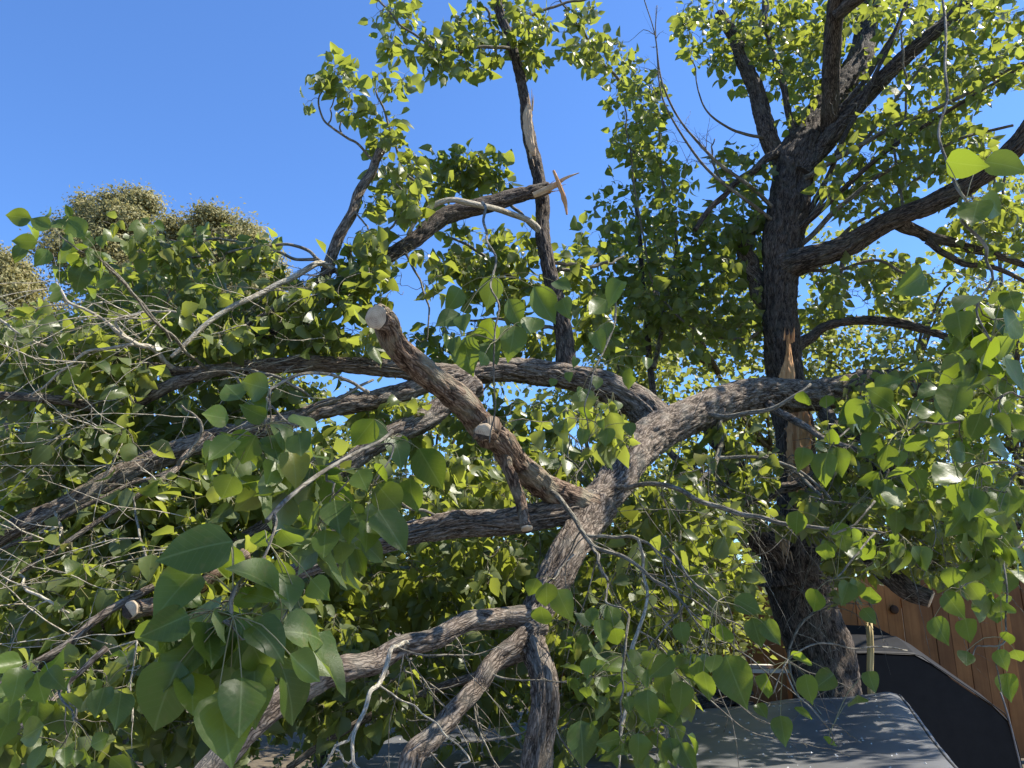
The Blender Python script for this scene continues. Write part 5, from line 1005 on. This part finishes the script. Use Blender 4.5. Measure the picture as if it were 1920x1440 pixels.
back_tree('bright tree behind the lower right edge', 1960, 10.0, .14, [(1860, 330, 80, 110, 1, 26, 18), (1900, 600, 90, 110, .5, 50, 18), (1880, 800, 120, 110, 0, 55, 18), (1820, 930, 140, 80, 0, 50, 18), (1900, 1040, 130, 60, -.6, 40, 18), (1700, 1050, 130, 50, -.6, 36, 18)], .10, M_LEAFB, 502, LO2)
back_tree('tree with dense leaves behind the arching limb', 1180, 9.5, .14, [(1180, 640, 110, 90, 0, 55, 20), (1100, 760, 130, 80, 0, 50, 18), (1230, 760, 120, 80, 0, 50, 18), (1020, 900, 160, 90, -.5, 60, 18), (1250, 950, 150, 90, 0, 60, 18), (1180, 1060, 180, 90, -.5, 60, 18), (1240, 500, 60, 90, .3, 26, 16)], .095, M_LEAFB, 503, LO2)
back_tree('low bushy tree behind the sawn stub', 820, 9.0, .10, [(800, 800, 130, 60, 0, 45, 18), (660, 850, 120, 70, 0, 45, 18), (900, 920, 150, 80, 0, 50, 18), (760, 1020, 180, 90, 0, 60, 18), (900, 690, 80, 50, .5, 16, 16)], .09, M_LEAFB, 504, LO2)
back_tree('dark bushy tree behind the heap of leaves on the left', 250, 8.6, .14, [(80, 700, 130, 90, 0, 55, 18), (280, 690, 150, 90, 0, 60, 18), (480, 720, 140, 90, 0, 55, 18), (100, 880, 170, 120, 0, 70, 18), (350, 880, 170, 120, 0, 70, 18), (550, 920, 150, 120, 0, 60, 18), (200, 1080, 260, 110, 0, 80, 18), (520, 1090, 200, 100, 0, 60, 18)], .09, M_LEAFB, 505, LO2)
SG = 'dark shrubs along the back of the garden'
for k_, (px_, Y_, ztop, lab) in enumerate(((60, 7.2, 1150, 'dark shrub behind the heap, at the left edge'), (330, 7.0, 1130, 'dark shrub behind the biggest hanging leaves'), (620, 6.9, 1120, 'dark shrub below the sawn stub'), (880, 6.8, 1110, 'dark shrub behind the forked limb'), (1120, 6.9, 1110, 'dark shrub right of the forked limb'), (1290, 7.1, 1100, 'dark shrub left of the split trunk'))):
    back_tree(lab, px_, Y_, .05, [(px_ - 70, ztop - 60, 100, 110, 0, 60, 20), (px_ + 60, ztop - 30, 100, 110, .2, 60, 20), (px_, ztop + 110, 140, 100, -.1, 60, 18), (px_, ztop + 230, 150, 100, -.1, 40, 16), (px_ + 30, ztop - 190, 100, 90, .4, 45, 18)], .085, M_LEAFB, 600 + k_, LO2, group=SG, name='garden_shrub', cat='shrub')
OG = 'olive trees far behind'
back_tree('tall olive-green tree far behind with the highest narrow top', 235, 30, .35, [(240, 388, 42, 34, 0, 60, 60), (205, 430, 90, 50, 0, 120, 60), (157, 390, 9, 18, 0, 8, 40), (150, 440, 40, 40, 0, 40, 50), (230, 510, 130, 70, 0, 150, 55), (240, 610, 150, 80, 0, 120, 50)], .16, M_OLIVE, 506, NEEDLE, group=OG, clump=.75, name='evergreen_tree')
back_tree('broad rounded olive-brown tree far behind, right of the tallest', 410, 28, .35, [(415, 440, 75, 40, 0, 100, 60), (350, 445, 50, 36, 0, 60, 55), (460, 470, 40, 36, 0, 50, 55), (400, 520, 130, 70, 0, 140, 55), (440, 610, 140, 80, 0, 110, 50), (500, 520, 40, 55, 0, 40, 50), (310, 470, 40, 40, 0, 36, 50)], .15, M_OLIVE, 507, NEEDLE, group=OG, clump=.7, name='evergreen_tree')
back_tree('olive-green tree far behind at the left edge', 20, 27, .3, [(25, 525, 45, 45, 0, 70, 55), (-30, 500, 60, 50, 0, 60, 50), (40, 610, 90, 70, 0, 100, 50), (-20, 690, 110, 80, 0, 80, 50)], .15, M_OLIVE, 508, NEEDLE, group=OG, clump=.7, name='evergreen_tree')
if 0:
    from collections import Counter
    cn = Counter()
    for o in bpy.data.objects:
        if o.type == 'MESH': cn[(o.parent['label'][:30] if o.parent else '') + '/' + o.name.split('.')[0]] += len(o.data.loops) - 2 * len(o.data.polygons)
    for k, v in cn.most_common(24): print('TR', v, k)
print('objects', len(bpy.data.objects), 'tris', sum(len(o.data.loops) - 2 * len(o.data.polygons) for o in bpy.data.objects if o.type == 'MESH'))
